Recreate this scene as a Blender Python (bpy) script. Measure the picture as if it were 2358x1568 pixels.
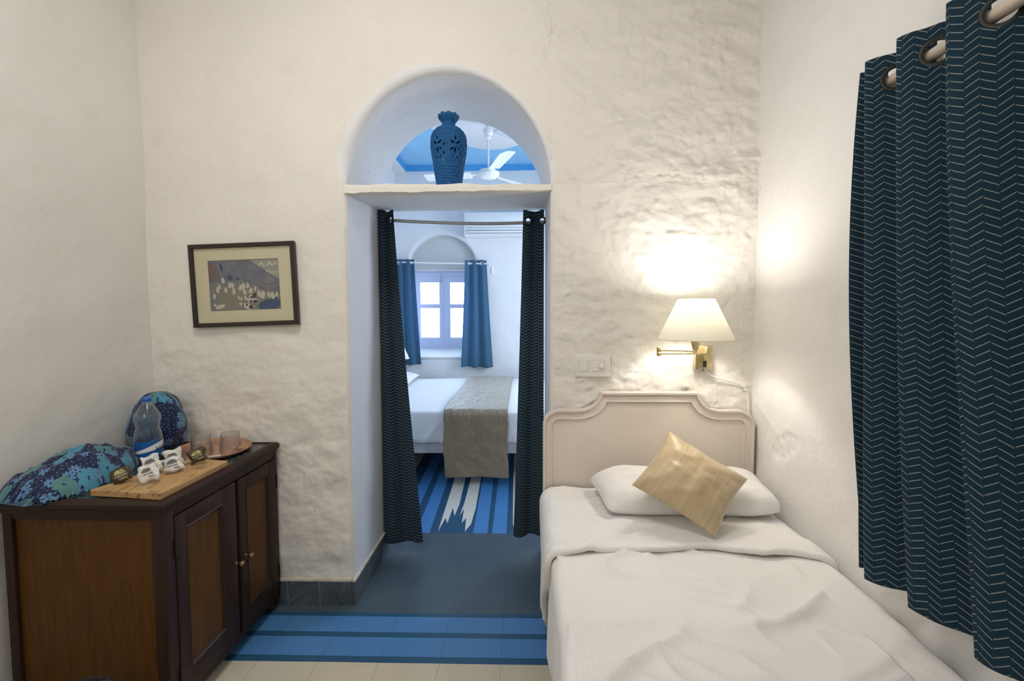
import bpy, bmesh, math, random
import numpy as np
from mathutils import Vector, Matrix, noise
random.seed(7)
S = bpy.context.scene
COL = S.collection
for o in list(bpy.data.objects): bpy.data.objects.remove(o)

# ------------------------------------------------------------------ camera
PIT, YAW, ROL = math.radians(3.22), math.radians(1.25), math.radians(0.12)
fw = Vector((-math.sin(YAW)*math.cos(PIT), math.cos(YAW)*math.cos(PIT), -math.sin(PIT)))
rt = fw.cross(Vector((0, 0, 1))).normalized(); up = rt.cross(fw)
c_, s_ = math.cos(ROL), math.sin(ROL)
rt, up = c_*rt - s_*up, s_*rt + c_*up
cam_d = bpy.data.cameras.new('camera'); cam = bpy.data.objects.new('camera', cam_d); COL.objects.link(cam)
cam.matrix_world = Matrix((( rt.x, up.x, -fw.x, 0), (rt.y, up.y, -fw.y, -2.1207), (rt.z, up.z, -fw.z, 1.4), (0, 0, 0, 1)))
cam_d.sensor_width = 36; cam_d.sensor_fit = 'HORIZONTAL'; cam_d.lens = 16.0; cam_d.clip_start = 0.02
S.camera = cam

# ------------------------------------------------------------------ world, lights, exposure
S.view_settings.view_transform = 'Standard'; S.view_settings.look = 'None'
S.view_settings.gamma = 1; S.view_settings.use_curve_mapping = False
S.view_settings.exposure = 0.72
W = bpy.data.worlds.new('sky'); S.world = W; W.use_nodes = True
W.node_tree.nodes['Background'].inputs[0].default_value = (0.66, 0.82, 1.0, 1)
W.node_tree.nodes['Background'].inputs[1].default_value = 8.0

def area(name, loc, target, sx, sy, power, color, portal=False, spread=None):
    l = bpy.data.lights.new(name, 'AREA'); l.shape = 'RECTANGLE'; l.size = sx; l.size_y = sy
    l.energy = power; l.color = color
    if portal: l.cycles.is_portal = True
    if spread: l.spread = math.radians(spread)
    o = bpy.data.objects.new(name, l); COL.objects.link(o); o.location = loc
    o.rotation_euler = (Vector(target)-Vector(loc)).to_track_quat('-Z', 'Y').to_euler()
    return o
area('window_portal', (-1.05, 4.12, 1.46), (-1.05, 0, 1.46), 0.95, 1.15, 1, (1, 1, 1), portal=True)
# ceiling lamp of the front room (behind and above the camera, towards the left)
area('ceiling_light', (-0.55, -1.35, 3.22), (-0.50, -1.0, 0), .6, .6, 13, (1.0, 0.97, 0.935))
area('rear_fill_light', (-0.9, -2.55, 1.9), (-0.3, 0, 1.1), 1.0, 1.4, 8.5, (1.0, 0.985, 0.96))  # added fill light in front of the closed rear wall, no window there
# daylight from the side window of the far room (out of view on the right)
area('side_window_light', (1.15, 2.3, 1.75), (-1.4, 2.0, 1.5), 1.3, 1.3, 35, (0.70, 0.83, 1.0))

# ------------------------------------------------------------------ helpers: nodes
class NT:
    def __init__(s, name):
        s.mat = bpy.data.materials.new(name); s.mat.use_nodes = True
        s.t = s.mat.node_tree; s.n = s.t.nodes; s.b = s.n['Principled BSDF']
    def new(s, ty, **kw):
        nd = s.n.new(ty)
        for k, v in kw.items(): setattr(nd, k, v)
        return nd
    def put(s, sock, v):
        if isinstance(v, bpy.types.NodeSocket): s.t.links.new(v, sock)
        elif v is not None: sock.default_value = v
    def m(s, op, a, b=None, c=None, clamp=False):
        nd = s.new('ShaderNodeMath', operation=op, use_clamp=clamp)
        for i, v in enumerate((a, b, c)): s.put(nd.inputs[i], v)
        return nd.outputs[0]
    def mix(s, f, a, b):
        nd = s.new('ShaderNodeMix', data_type='RGBA')
        s.put(nd.inputs[0], f); s.put(nd.inputs[6], a if isinstance(a, bpy.types.NodeSocket) else (*a[:3], 1)); s.put(nd.inputs[7], b if isinstance(b, bpy.types.NodeSocket) else (*b[:3], 1))
        return nd.outputs[2]
    def coord(s, which='Object', scale=None):
        o = s.new('ShaderNodeTexCoord').outputs[which]
        if scale is not None:
            mp = s.new('ShaderNodeMapping'); s.t.links.new(o, mp.inputs[0])
            mp.inputs['Scale'].default_value = scale if hasattr(scale, '__len__') else (scale,)*3
            o = mp.outputs[0]
        return o
    def xyz(s, v):
        nd = s.new('ShaderNodeSeparateXYZ'); s.put(nd.inputs[0], v); return nd.outputs
    def noise(s, v, scale, detail=4, rough=.5, dist=0):
        nd = s.new('ShaderNodeTexNoise'); s.put(nd.inputs['Vector'], v)
        nd.inputs['Scale'].default_value = scale; nd.inputs['Detail'].default_value = detail
        nd.inputs['Roughness'].default_value = rough; nd.inputs['Distortion'].default_value = dist
        return nd.outputs[0]
    def ramp(s, f, lo, hi):
        nd = s.new('ShaderNodeMapRange'); s.put(nd.inputs[0], f); nd.inputs[1].default_value = lo; nd.inputs[2].default_value = hi
        return nd.outputs[0]
    def bump(s, h, strength=.3, dist=.01):
        nd = s.new('ShaderNodeBump'); nd.inputs['Strength'].default_value = strength; nd.inputs['Distance'].default_value = dist
        s.put(nd.inputs['Height'], h); s.t.links.new(nd.outputs[0], s.b.inputs['Normal']); return nd
    def set(s, color=None, rough=None, metal=None, spec=None, **kw):
        if color is not None: s.put(s.b.inputs['Base Color'], color if isinstance(color, bpy.types.NodeSocket) else (*color[:3], 1))
        if rough is not None: s.put(s.b.inputs['Roughness'], rough)
        if metal is not None: s.put(s.b.inputs['Metallic'], metal)
        if spec is not None: s.put(s.b.inputs['Specular IOR Level'], spec)
        for k, v in kw.items(): s.put(s.b.inputs[k], v)
        return s.mat

def plain(name, color, rough=.5, metal=0, spec=.5, nscale=0, namp=.06, bump=0):
    n = NT(name)
    col = color
    if nscale:
        f = n.noise(n.coord('Object'), nscale, 4)
        d = tuple(max(0, c*(1-namp*3)) for c in color); l = tuple(min(1, c*(1+namp*2)) for c in color)
        col = n.mix(n.ramp(f, .3, .7), d, l)
        if bump: n.bump(f, bump, .004)
    return n.set(col, rough, metal, spec)

def plaster(name, base, spots=.5, stain=(.66, .60, .50), flake=False):
    n = NT(name); v = n.coord('Object')
    big = n.noise(v, 1.3, 3); mid = n.noise(v, 7, 5, .6)
    col = n.mix(n.ramp(big, .35, .7), base, tuple(c*.955 for c in base))
    col = n.mix(n.m('MULTIPLY', n.ramp(mid, .55, .75), .22), col, stain)
    vo = n.new('ShaderNodeTexVoronoi'); n.put(vo.inputs['Vector'], v); vo.inputs['Scale'].default_value = 5.5
    vo.inputs['Randomness'].default_value = 1
    wob = n.noise(v, 60, 2)
    sp = n.m('LESS_THAN', n.m('ADD', vo.outputs['Distance'], n.m('MULTIPLY', wob, .05)), .05+.02*spots-.018)
    col = n.mix(n.m('MULTIPLY', sp, .75), col, (.22, .19, .15))
    fine = n.noise(v, 90, 5, .6); fine2 = n.noise(v, 22, 5, .55, .4)
    hgt = n.m('ADD', n.m('MULTIPLY', fine, .25), fine2)
    if flake:
        fx, fy, fz = n.xyz(v); fl = n.ramp(n.noise(n.coord('Object', (1, 1, 1.7)), 5.5, 4, .6, .5), .52, .56)
        fl2 = n.ramp(n.noise(n.coord('Object', (1, 1, 2.2)), 19, 3, .5, .3), .63, .68)
        mask = n.ramp(fx, -.35, .15)
        hgt = n.m('ADD', hgt, n.m('MULTIPLY', mask, n.m('ADD', n.m('MULTIPLY', fl, .13), n.m('MULTIPLY', fl2, .30))))
    n.bump(hgt, .5, .007)
    return n.set(col, .75, 0, .25)

M = {}
M['plaster'] = plaster('cream_plaster', (.80, .765, .70), flake=True)
M['plaster_white'] = plaster('white_plaster', (.80, .80, .81), .9, (.62, .62, .60))
M['plaster_left'] = plaster('grey_plaster', (.77, .75, .705))
M['plaster_right'] = plaster('right_plaster', (.80, .78, .75), .4)
M['cement_grey'] = plaster('grey_cement_plaster', (.60, .61, .60), .5, (.45, .44, .42))
M['grout'] = plain('cement_edge', (.62, .57, .49), .9, nscale=30)
M['ceil_blue'] = plain('sky_blue_paint', (.30, .60, .88), .7, nscale=6, namp=.02)
M['band_blue'] = plain('deep_blue_paint', (.09, .38, .74), .7, nscale=6, namp=.02)
M['ceil_shade'] = plain('pale_grey_shading', (.66, .67, .70), .7)  # shading of the ceiling medallion, put into a greyer colour
M['paint_white'] = plain('white_gloss_paint', (.88, .88, .90), .4)
M['paint_lavender'] = plain('lavender_window_paint', (.66, .71, .92), .4)
M['dark'] = plain('black_shadow', (.006, .006, .006), .8)

def floor_mat(name, col, alt, rough=.38):
    n = NT(name); v = n.coord('Object'); x, y, z = n.xyz(v)
    f = n.noise(v, 3.5, 5, .6); g = n.noise(v, 120, 2)
    cc = n.mix(n.ramp(f, .35, .7), col, alt)
    cc = n.mix(n.m('MULTIPLY', n.ramp(g, .5, .8), .18), cc, tuple(c*.7 for c in col))
    jx = n.m('ABSOLUTE', n.m('SUBTRACT', n.m('FRACT', n.m('DIVIDE', n.m('ADD', x, .087+.12325+2.465), .2465)), .5))
    jy = n.m('ABSOLUTE', n.m('SUBTRACT', n.m('FRACT', n.m('DIVIDE', n.m('ADD', y, -.161+.1265+2.53), .253)), .5))
    j = n.m('MAXIMUM', n.m('LESS_THAN', jx, .0045), n.m('LESS_THAN', jy, .0032))
    cc = n.mix(n.m('MULTIPLY', j, .55), cc, tuple(c*.25 for c in col))
    n.bump(n.m('ADD', n.m('MULTIPLY', f, .3), n.m('MULTIPLY', j, -1)), .25, .002)
    return n.set(cc, n.m('ADD', rough, n.m('MULTIPLY', f, .15)), 0, .4)
M['slate'] = floor_mat('slate_floor', (.056, .088, .118), (.078, .108, .132))
M['f_dark'] = floor_mat('painted_floor_navy', (.014, .075, .155), (.022, .095, .18))
M['f_blue'] = floor_mat('painted_floor_blue', (.062, .195, .43), (.075, .215, .46))
M['f_bright'] = floor_mat('painted_floor_bright_blue', (.062, .225, .52), (.07, .235, .54))
M['f_cream'] = floor_mat('painted_floor_cream', (.55, .49, .37), (.61, .545, .415))
M['f_white'] = floor_mat('painted_floor_white', (.68, .65, .58), (.72, .69, .62))

def slate_base():
    n = NT('slate_skirting'); v = n.coord('Object'); f = n.noise(v, 9, 5, .6)
    w = n.noise(v, 3.2, 6, .7, 1.5)
    cc = n.mix(n.ramp(f, .35, .7), (.052, .070, .085), (.095, .115, .130))
    vein = n.m('LESS_THAN', n.m('ABSOLUTE', n.m('SUBTRACT', w, .5)), .0035)
    cc = n.mix(n.m('MULTIPLY', vein, .3), cc, (.5, .5, .48))
    return n.set(cc, .45, 0, .4)
M['slate_skirt'] = slate_base()

def wood(name, c1, c2, axis=2, scale=6, rough=.35, stretch=14, spec=.4):
    n = NT(name); sc = [stretch]*3; sc[axis] = 1.0
    v = n.coord('Object', tuple(sc)); f = n.noise(v, scale, 6, .6, .6); g = n.noise(v, scale*5, 3, .6)
    col = n.mix(n.ramp(f, .32, .68), c1, c2)
    col = n.mix(n.m('MULTIPLY', n.ramp(g, .5, .75), .35), col, tuple(c*.5 for c in c1))
    n.bump(f, .12, .002)
    return n.set(col, rough, 0, spec)
M['wood_dark'] = wood('dark_walnut', (.022, .0095, .0065), (.038, .018, .012), 2, 5, .5, spec=.25)
M['wood_panel'] = wood('brown_panel', (.070, .029, .005), (.115, .048, .009), 2, 6, .45, spec=.2)
M['wood_board'] = wood('light_board', (.42, .235, .085), (.56, .35, .15), 1, 4, .5, 12)
M['brass'] = plain('aged_brass', (.60, .49, .28), .3, .9, nscale=40)
M['brass_knob'] = plain('dull_knob', (.30, .20, .13), .3, .9)
M['black_metal'] = plain('dark_bronze', (.035, .032, .025), .4, .6)
M['steel'] = plain('grey_steel', (.42, .41, .40), .35, .5)
M['rod_cream'] = plain('cream_rod', (.62, .52, .42), .45)
M['rod_white'] = plain('white_rod', (.8, .8, .82), .4)
M['plastic_white'] = plain('white_plastic', (.80, .77, .71), .35)
M['ac_white'] = plain('air_conditioner_white', (.78, .79, .80), .35)
M['black_plastic'] = plain('black_plastic', (.012, .013, .016), .3)
M['headboard'] = plain('pale_painted_wood', (.68, .60, .52), .5, nscale=3, namp=.03)
M['bed_base'] = plain('grey_white_bed_base', (.60, .58, .58), .6, nscale=8)

def sheet_mat(name, base, stripe=.02, amp=.05):
    n = NT(name); uv = n.coord('UV'); x, y, z = n.xyz(uv)
    s = n.m('SINE', n.m('MULTIPLY', x, 2*math.pi/stripe)); f = n.ramp(s, -.25, .25)
    wv = n.noise(n.coord('UV'), 900, 1)
    col = n.mix(f, base, tuple(c*(1-amp) for c in base))
    n.bump(n.noise(n.coord('Object'), 35, 4, .6), .12, .004)
    return n.set(col, n.m('SUBTRACT', .85, n.m('MULTIPLY', f, .08)), 0, .25, **{'Sheen Weight': .15})
M['sheet'] = sheet_mat('white_striped_cotton', (.80, .78, .75), .015, .022)
M['sheet_far'] = sheet_mat('white_cotton', (.82, .82, .83), amp=.0)
def silk():
    n = NT('gold_silk'); v = n.coord('UV', (60, 2.2, 1)); f = n.noise(v, 1.0, 6, .7)
    g = n.noise(n.coord('UV', (260, 5, 1)), 1.0, 3, .6)
    col = n.mix(n.ramp(f, .3, .7), (.43, .325, .175), (.64, .51, .32))
    col = n.mix(n.m('MULTIPLY', g, .35), col, (.38, .28, .15)); n.bump(g, .1, .002)
    return n.set(col, .42, 0, .5, **{'Sheen Weight': .3})
M['silk'] = silk()
def quilt():
    n = NT('taupe_quilt'); v = n.coord('UV'); f = n.noise(n.coord('UV', (1.6, .8, 1)), 17, 5, .55, 1.2)
    g = n.noise(v, 8, 3)
    col = n.mix(n.ramp(g, .3, .7), (.225, .170, .100), (.295, .225, .135))
    vo = n.new('ShaderNodeTexVoronoi', feature='DISTANCE_TO_EDGE'); n.put(vo.inputs['Vector'], v); vo.inputs['Scale'].default_value = 14
    n.bump(n.m('ADD', n.m('MULTIPLY', f, 1.0), n.m('MULTIPLY', n.ramp(vo.outputs[0], 0, .12), .06)), .7, .016)
    return n.set(col, .45, 0, .5, **{'Sheen Weight': .6})
M['quilt'] = quilt()

def chevron(name, base, line, cw=.0245, per=.0180, rise=.0150, th=.115, trans=.0):
    n = NT(name); x, y, z = n.xyz(n.coord('UV'))
    q = n.m('DIVIDE', x, cw); fr = n.m('FRACT', q); odd = n.m('MODULO', n.m('FLOOR', q), 2.0)
    tri = n.m('ADD', n.m('MULTIPLY', odd, n.m('SUBTRACT', 1.0, fr)), n.m('MULTIPLY', n.m('SUBTRACT', 1.0, odd), fr))
    vv = n.m('DIVIDE', n.m('SUBTRACT', n.m('ADD', y, n.m('MULTIPLY', odd, .0028)), n.m('MULTIPLY', tri, rise)), per)
    dist = n.m('ABSOLUTE', n.m('SUBTRACT', n.m('FRACT', vv), .5))
    ln = n.m('SUBTRACT', 1.0, n.ramp(dist, th*.35, th*.62))
    gap = n.m('LESS_THAN', n.m('ABSOLUTE', n.m('SUBTRACT', fr, .5)), .465)
    k = n.m('MULTIPLY', ln, gap)
    nz = n.noise(n.coord('UV'), 500, 2)
    b2 = n.mix(nz, tuple(c*.75 for c in base), tuple(c*1.25 for c in base))
    col = n.mix(n.m('MULTIPLY', k, .95), b2, line)
    n.bump(n.m('ADD', nz, n.m('MULTIPLY', k, .5)), .2, .001)
    mat = n.set(col, .85, 0, .15, **{'Sheen Weight': .1})
    if trans:
        tb = n.new('ShaderNodeBsdfTranslucent'); n.t.links.new(col, tb.inputs[0])
        ms = n.new('ShaderNodeMixShader'); ms.inputs[0].default_value = trans
        n.t.links.new(n.b.outputs[0], ms.inputs[1]); n.t.links.new(tb.outputs[0], ms.inputs[2])
        n.t.links.new(ms.outputs[0], n.n['Material Output'].inputs[0])
    return mat
M['chevron'] = chevron('navy_chevron_cloth', (.0125, .037, .060), (.33, .35, .33), trans=.20)
M['chevron_backlit'] = chevron('backlit_chevron_cloth', (.058, .195, .335), (.48, .58, .64), th=.15, trans=.5)  # brighter copy of the chevron cloth, window light behind it put into the colour

def floral():
    n = NT('floral_cotton'); uv = n.coord('UV')
    def layer(scale, petals, R, inner, seed, dens=1.0):
        mp = n.new('ShaderNodeMapping'); n.t.links.new(uv, mp.inputs[0]); mp.inputs['Location'].default_value = (seed, seed*.7, 0)
        vo = n.new('ShaderNodeTexVoronoi', voronoi_dimensions='2D'); n.t.links.new(mp.outputs[0], vo.inputs['Vector'])
        vo.inputs['Scale'].default_value = scale; vo.inputs['Randomness'].default_value = .75
        sub = n.new('ShaderNodeVectorMath', operation='SUBTRACT'); n.t.links.new(mp.outputs[0], sub.inputs[0]); n.t.links.new(vo.outputs['Position'], sub.inputs[1])
        x, y, z = n.xyz(sub.outputs[0]); a = n.m('ARCTAN2', y, x)
        r = n.m('MULTIPLY', n.m('SQRT', n.m('ADD', n.m('MULTIPLY', x, x), n.m('MULTIPLY', y, y))), scale)
        pet = n.m('ABSOLUTE', n.m('COSINE', n.m('MULTIPLY', a, petals/2)))
        edge = n.m('ADD', inner*R, n.m('MULTIPLY', n.m('POWER', pet, .6), R*(1-inner)))
        m = n.m('MULTIPLY', n.m('LESS_THAN', r, edge), n.m('LESS_THAN', n.xyz(vo.outputs['Color'])[1], dens)); hole = n.m('GREATER_THAN', r, R*.17)
        return n.m('MULTIPLY', m, hole), vo.outputs['Color']
    base = (.010, .018, .060)
    d, _ = layer(60, 3, .20, .6, 3.1, .9)
    col = n.mix(d, base, (.11, .16, .33))
    s, _ = layer(15.5, 8, .36, .22, 1.7, .75)
    col = n.mix(s, col, (.11, .23, .40))
    b, cc = layer(8.6, 8, .36, .72, 5.3, .6)
    cr = n.xyz(cc)[0]
    col = n.mix(b, col, n.mix(n.m('GREATER_THAN', cr, .5), (.07, .25, .36), (.09, .21, .21)))
    n.bump(n.noise(uv, 40, 3), .25, .004)
    return n.set(col, .7, 0, .2, **{'Sheen Weight': .2})
M['floral'] = floral()

def glass(name, color, rough=.02, fac=.88, ior=1.45, haze=0, edge=1.0):
    n = NT(name); tr = n.new('ShaderNodeBsdfTransparent'); tr.inputs[0].default_value = (*color, 1)
    gl = n.new('ShaderNodeBsdfGlossy'); gl.inputs['Roughness'].default_value = rough
    lw = n.new('ShaderNodeLayerWeight'); lw.inputs[0].default_value = .5
    fr = n.m('MULTIPLY', n.m('POWER', lw.outputs['Facing'], 2.6), .9 if ior > 1.4 else .25)
    ms = n.new('ShaderNodeMixShader')
    n.t.links.new(n.mix(n.m('POWER', lw.outputs['Facing'], 1.6), color, tuple(c*edge for c in color)), tr.inputs[0])
    n.t.links.new(n.m('ADD', fr, 1-fac, clamp=True), ms.inputs[0])
    n.t.links.new(tr.outputs[0], ms.inputs[1]); n.t.links.new(gl.outputs[0], ms.inputs[2])
    out = ms.outputs[0]
    if haze:
        df = n.new('ShaderNodeBsdfTranslucent'); df.inputs[0].default_value = (.85, .88, .9, 1)
        m2 = n.new('ShaderNodeMixShader'); m2.inputs[0].default_value = haze
        n.t.links.new(out, m2.inputs[1]); n.t.links.new(df.outputs[0], m2.inputs[2]); out = m2.outputs[0]
    n.t.links.new(out, n.n['Material Output'].inputs[0]); return n.mat
M['pane'] = glass('window_glass', (.96, .98, 1.0), fac=.98)
M['picture_glass'] = glass('picture_glass', (.98, .98, .96), .05, fac=.985, ior=1.3)
M['tumbler'] = glass('clear_tumbler_glass', (.97, .96, .95), .03, fac=.93, haze=.09, edge=.62)
M['pet'] = glass('clear_bottle_plastic', (.90, .93, .95), .08, fac=.95, haze=.16, edge=.7)
M['water'] = glass('bottled_water', (.74, .83, .92), .02, fac=.98, haze=.05)

# ------------------------------------------------------------------ helpers: meshes
def link(name, me, mats, parent=None, smooth=True, loc=None, auto=40):
    o = bpy.data.objects.new(name, me); COL.objects.link(o)
    if not isinstance(mats, (list, tuple)): mats = [mats]
    for m in mats: me.materials.append(M[m] if isinstance(m, str) else m)
    if loc is not None: o.location = loc
    if parent is not None: o.parent = parent
    if smooth:
        try: me.shade_auto_smooth  # noqa
        except Exception: pass
        for p in me.polygons: p.use_smooth = True
        if auto: sharp(me, auto)
    return o
def sharp(me, ang):
    bm = bmesh.new(); bm.from_mesh(me); a = math.radians(ang)
    for e in bm.edges:
        if len(e.link_faces) == 2 and e.calc_face_angle(0) > a: e.smooth = False
    bm.to_mesh(me); bm.free()
def tag(o, label, cat, group=None):
    o['label'] = label; o['category'] = cat
    if group: o['group'] = group
    return o
def struct(o, label=None, cat=None):
    o['kind'] = 'structure'
    if label: o['label'] = label; o['category'] = cat
    return o
def thing(name, label, cat, loc=(0, 0, 0), rz=0, group=None):
    o = bpy.data.objects.new(name, None); COL.objects.link(o); o.location = loc; o.rotation_euler = (0, 0, rz)
    o.empty_display_size = .05
    return tag(o, label, cat, group)

class MB:
    def __init__(s): s.v = []; s.f = []; s.mi = []; s.uv = []
    def add(s, vs, fs, mi=0, uvs=None):
        b = len(s.v); s.v += [tuple(v) for v in vs]
        for i, f in enumerate(fs):
            s.f.append(tuple(b+k for k in f)); s.mi.append(mi if isinstance(mi, int) else mi[i])
            s.uv.append([uvs[k] for k in f] if uvs is not None else None)
        return s
    def box(s, x0, y0, z0, x1, y1, z1, bev=0, mi=0, mat=None):
        bm = bmesh.new(); bmesh.ops.create_cube(bm, size=1)
        for v in bm.verts: v.co = Vector(((x0+x1)/2+v.co.x*abs(x1-x0), (y0+y1)/2+v.co.y*abs(y1-y0), (z0+z1)/2+v.co.z*abs(z1-z0)))
        if bev: bmesh.ops.bevel(bm, geom=bm.edges[:], offset=bev, segments=2, affect='EDGES', profile=.6)
        return s.bm(bm, mi, mat)
    def bm(s, bm, mi=0, mat=None):
        if mat is not None: bm.transform(mat)
        bm.verts.index_update()
        s.add([v.co for v in bm.verts], [[v.index for v in f.verts] for f in bm.faces], mi); bm.free(); return s
    def lathe(s, prof, n=32, c=(0, 0, 0), axis='z', mi=0, closed=False, fn=None):
        vs = []; fs = []; m = len(prof)
        for i in range(n):
            a = 2*math.pi*i/n
            for (r, z) in prof:
                if fn: r = fn(a, r, z)
                p = Vector((r*math.cos(a), r*math.sin(a), z))
                if axis == 'x': p = Vector((p.z, p.x, p.y))
                if axis == 'y': p = Vector((p.x, p.z, p.y))
                vs.append(p+Vector(c))
        for i in range(n):
            j = (i+1) % n
            for k in range(m-1): fs.append((i*m+k, j*m+k, j*m+k+1, i*m+k+1))
        return s.add(vs, fs, mi)
    def tube(s, pts, r, n=10, mi=0, caps=True):
        pts = [Vector(p) for p in pts]; vs = []; fs = []
        t0 = (pts[1]-pts[0]).normalized(); a = t0.orthogonal().normalized()
        for i, p in enumerate(pts):
            t = (pts[min(i+1, len(pts)-1)]-pts[max(i-1, 0)]).normalized()
            a = (a - t*a.dot(t)).normalized(); b = t.cross(a)
            rr = r[i] if isinstance(r, (list, tuple)) else r
            for k in range(n):
                an = 2*math.pi*k/n; vs.append(p+(a*math.cos(an)+b*math.sin(an))*rr)
        for i in range(len(pts)-1):
            for k in range(n): fs.append((i*n+k, i*n+(k+1) % n, (i+1)*n+(k+1) % n, (i+1)*n+k))
        if caps: fs.append(tuple(range(n-1, -1, -1))); fs.append(tuple((len(pts)-1)*n+k for k in range(n)))
        return s.add(vs, fs, mi)
    def torus(s, c, nrm, R, r, n=28, m=8, mi=0):
        nrm = Vector(nrm).normalized(); a = nrm.orthogonal().normalized(); b = nrm.cross(a); vs = []; fs = []
        for i in range(n):
            t = 2*math.pi*i/n; d = a*math.cos(t)+b*math.sin(t)
            for k in range(m):
                q = 2*math.pi*k/m; vs.append(Vector(c)+d*(R+r*math.cos(q))+nrm*r*.6*math.sin(q))
        for i in range(n):
            for k in range(m): fs.append((i*m+k, ((i+1) % n)*m+k, ((i+1) % n)*m+(k+1) % m, i*m+(k+1) % m))
        return s.add(vs, fs, mi)
    def grid(s, P, uv=None, mi=0, keep=None):
        ni, nj = len(P), len(P[0]); vs = [p for row in P for p in row]; fs = []
        for i in range(ni-1):
            for j in range(nj-1):
                if keep is None or keep(i, j): fs.append((i*nj+j, (i+1)*nj+j, (i+1)*nj+j+1, i*nj+j+1))
        u = [q for row in uv for q in row] if uv is not None else None
        return s.add(vs, fs, mi, u)
    def build(s, name, mats, parent=None, smooth=True, auto=40, weld=0):
        me = bpy.data.meshes.new(name); me.from_pydata(s.v, [], s.f)
        me.polygons.foreach_set('material_index', s.mi)
        if any(u is not None for u in s.uv):
            L = me.uv_layers.new(name='UVMap'); flat = []
            for f, u in zip(s.f, s.uv):
                for k in range(len(f)): flat += list(u[k]) if u is not None else [0, 0]
            L.data.foreach_set('uv', flat)
        bm = bmesh.new(); bm.from_mesh(me)
        if weld: bmesh.ops.remove_doubles(bm, verts=bm.verts, dist=weld)
        bmesh.ops.delete(bm, geom=[v for v in bm.verts if not v.link_faces], context='VERTS')
        bmesh.ops.recalc_face_normals(bm, faces=bm.faces); bm.to_mesh(me); bm.free()
        return link(name, me, mats, parent, smooth, auto=auto)

def lerp(a, b, t): return a+(b-a)*t
def sstep(a, b, x):
    t = min(1, max(0, (x-a)/(b-a))); return t*t*(3-2*t)
def interp(xs, ys, x):
    if x <= xs[0]: return ys[0]
    for i in range(1, len(xs)):
        if x <= xs[i]:
            t = (x-xs[i-1])/(xs[i]-xs[i-1]); return lerp(ys[i-1], ys[i], t)
    return ys[-1]
def fr(x, y, z, o=4, h=1.0): return noise.fractal(Vector((x, y, z)), h, 2.1, o)
def text_mesh(s, size, fn, depth=.0003):
    cu = bpy.data.curves.new('lettering', 'FONT'); cu.body = s; cu.size = size; cu.resolution_u = 3; cu.extrude = depth
    cu.offset = size*.012
    o = bpy.data.objects.new('tmp', cu); COL.objects.link(o)
    dg = bpy.context.evaluated_depsgraph_get(); me = bpy.data.meshes.new_from_object(o.evaluated_get(dg))
    bpy.data.objects.remove(o); mb = MB()
    mb.add([fn(v.co) for v in me.vertices], [tuple(p.vertices) for p in me.polygons]); return mb

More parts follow.
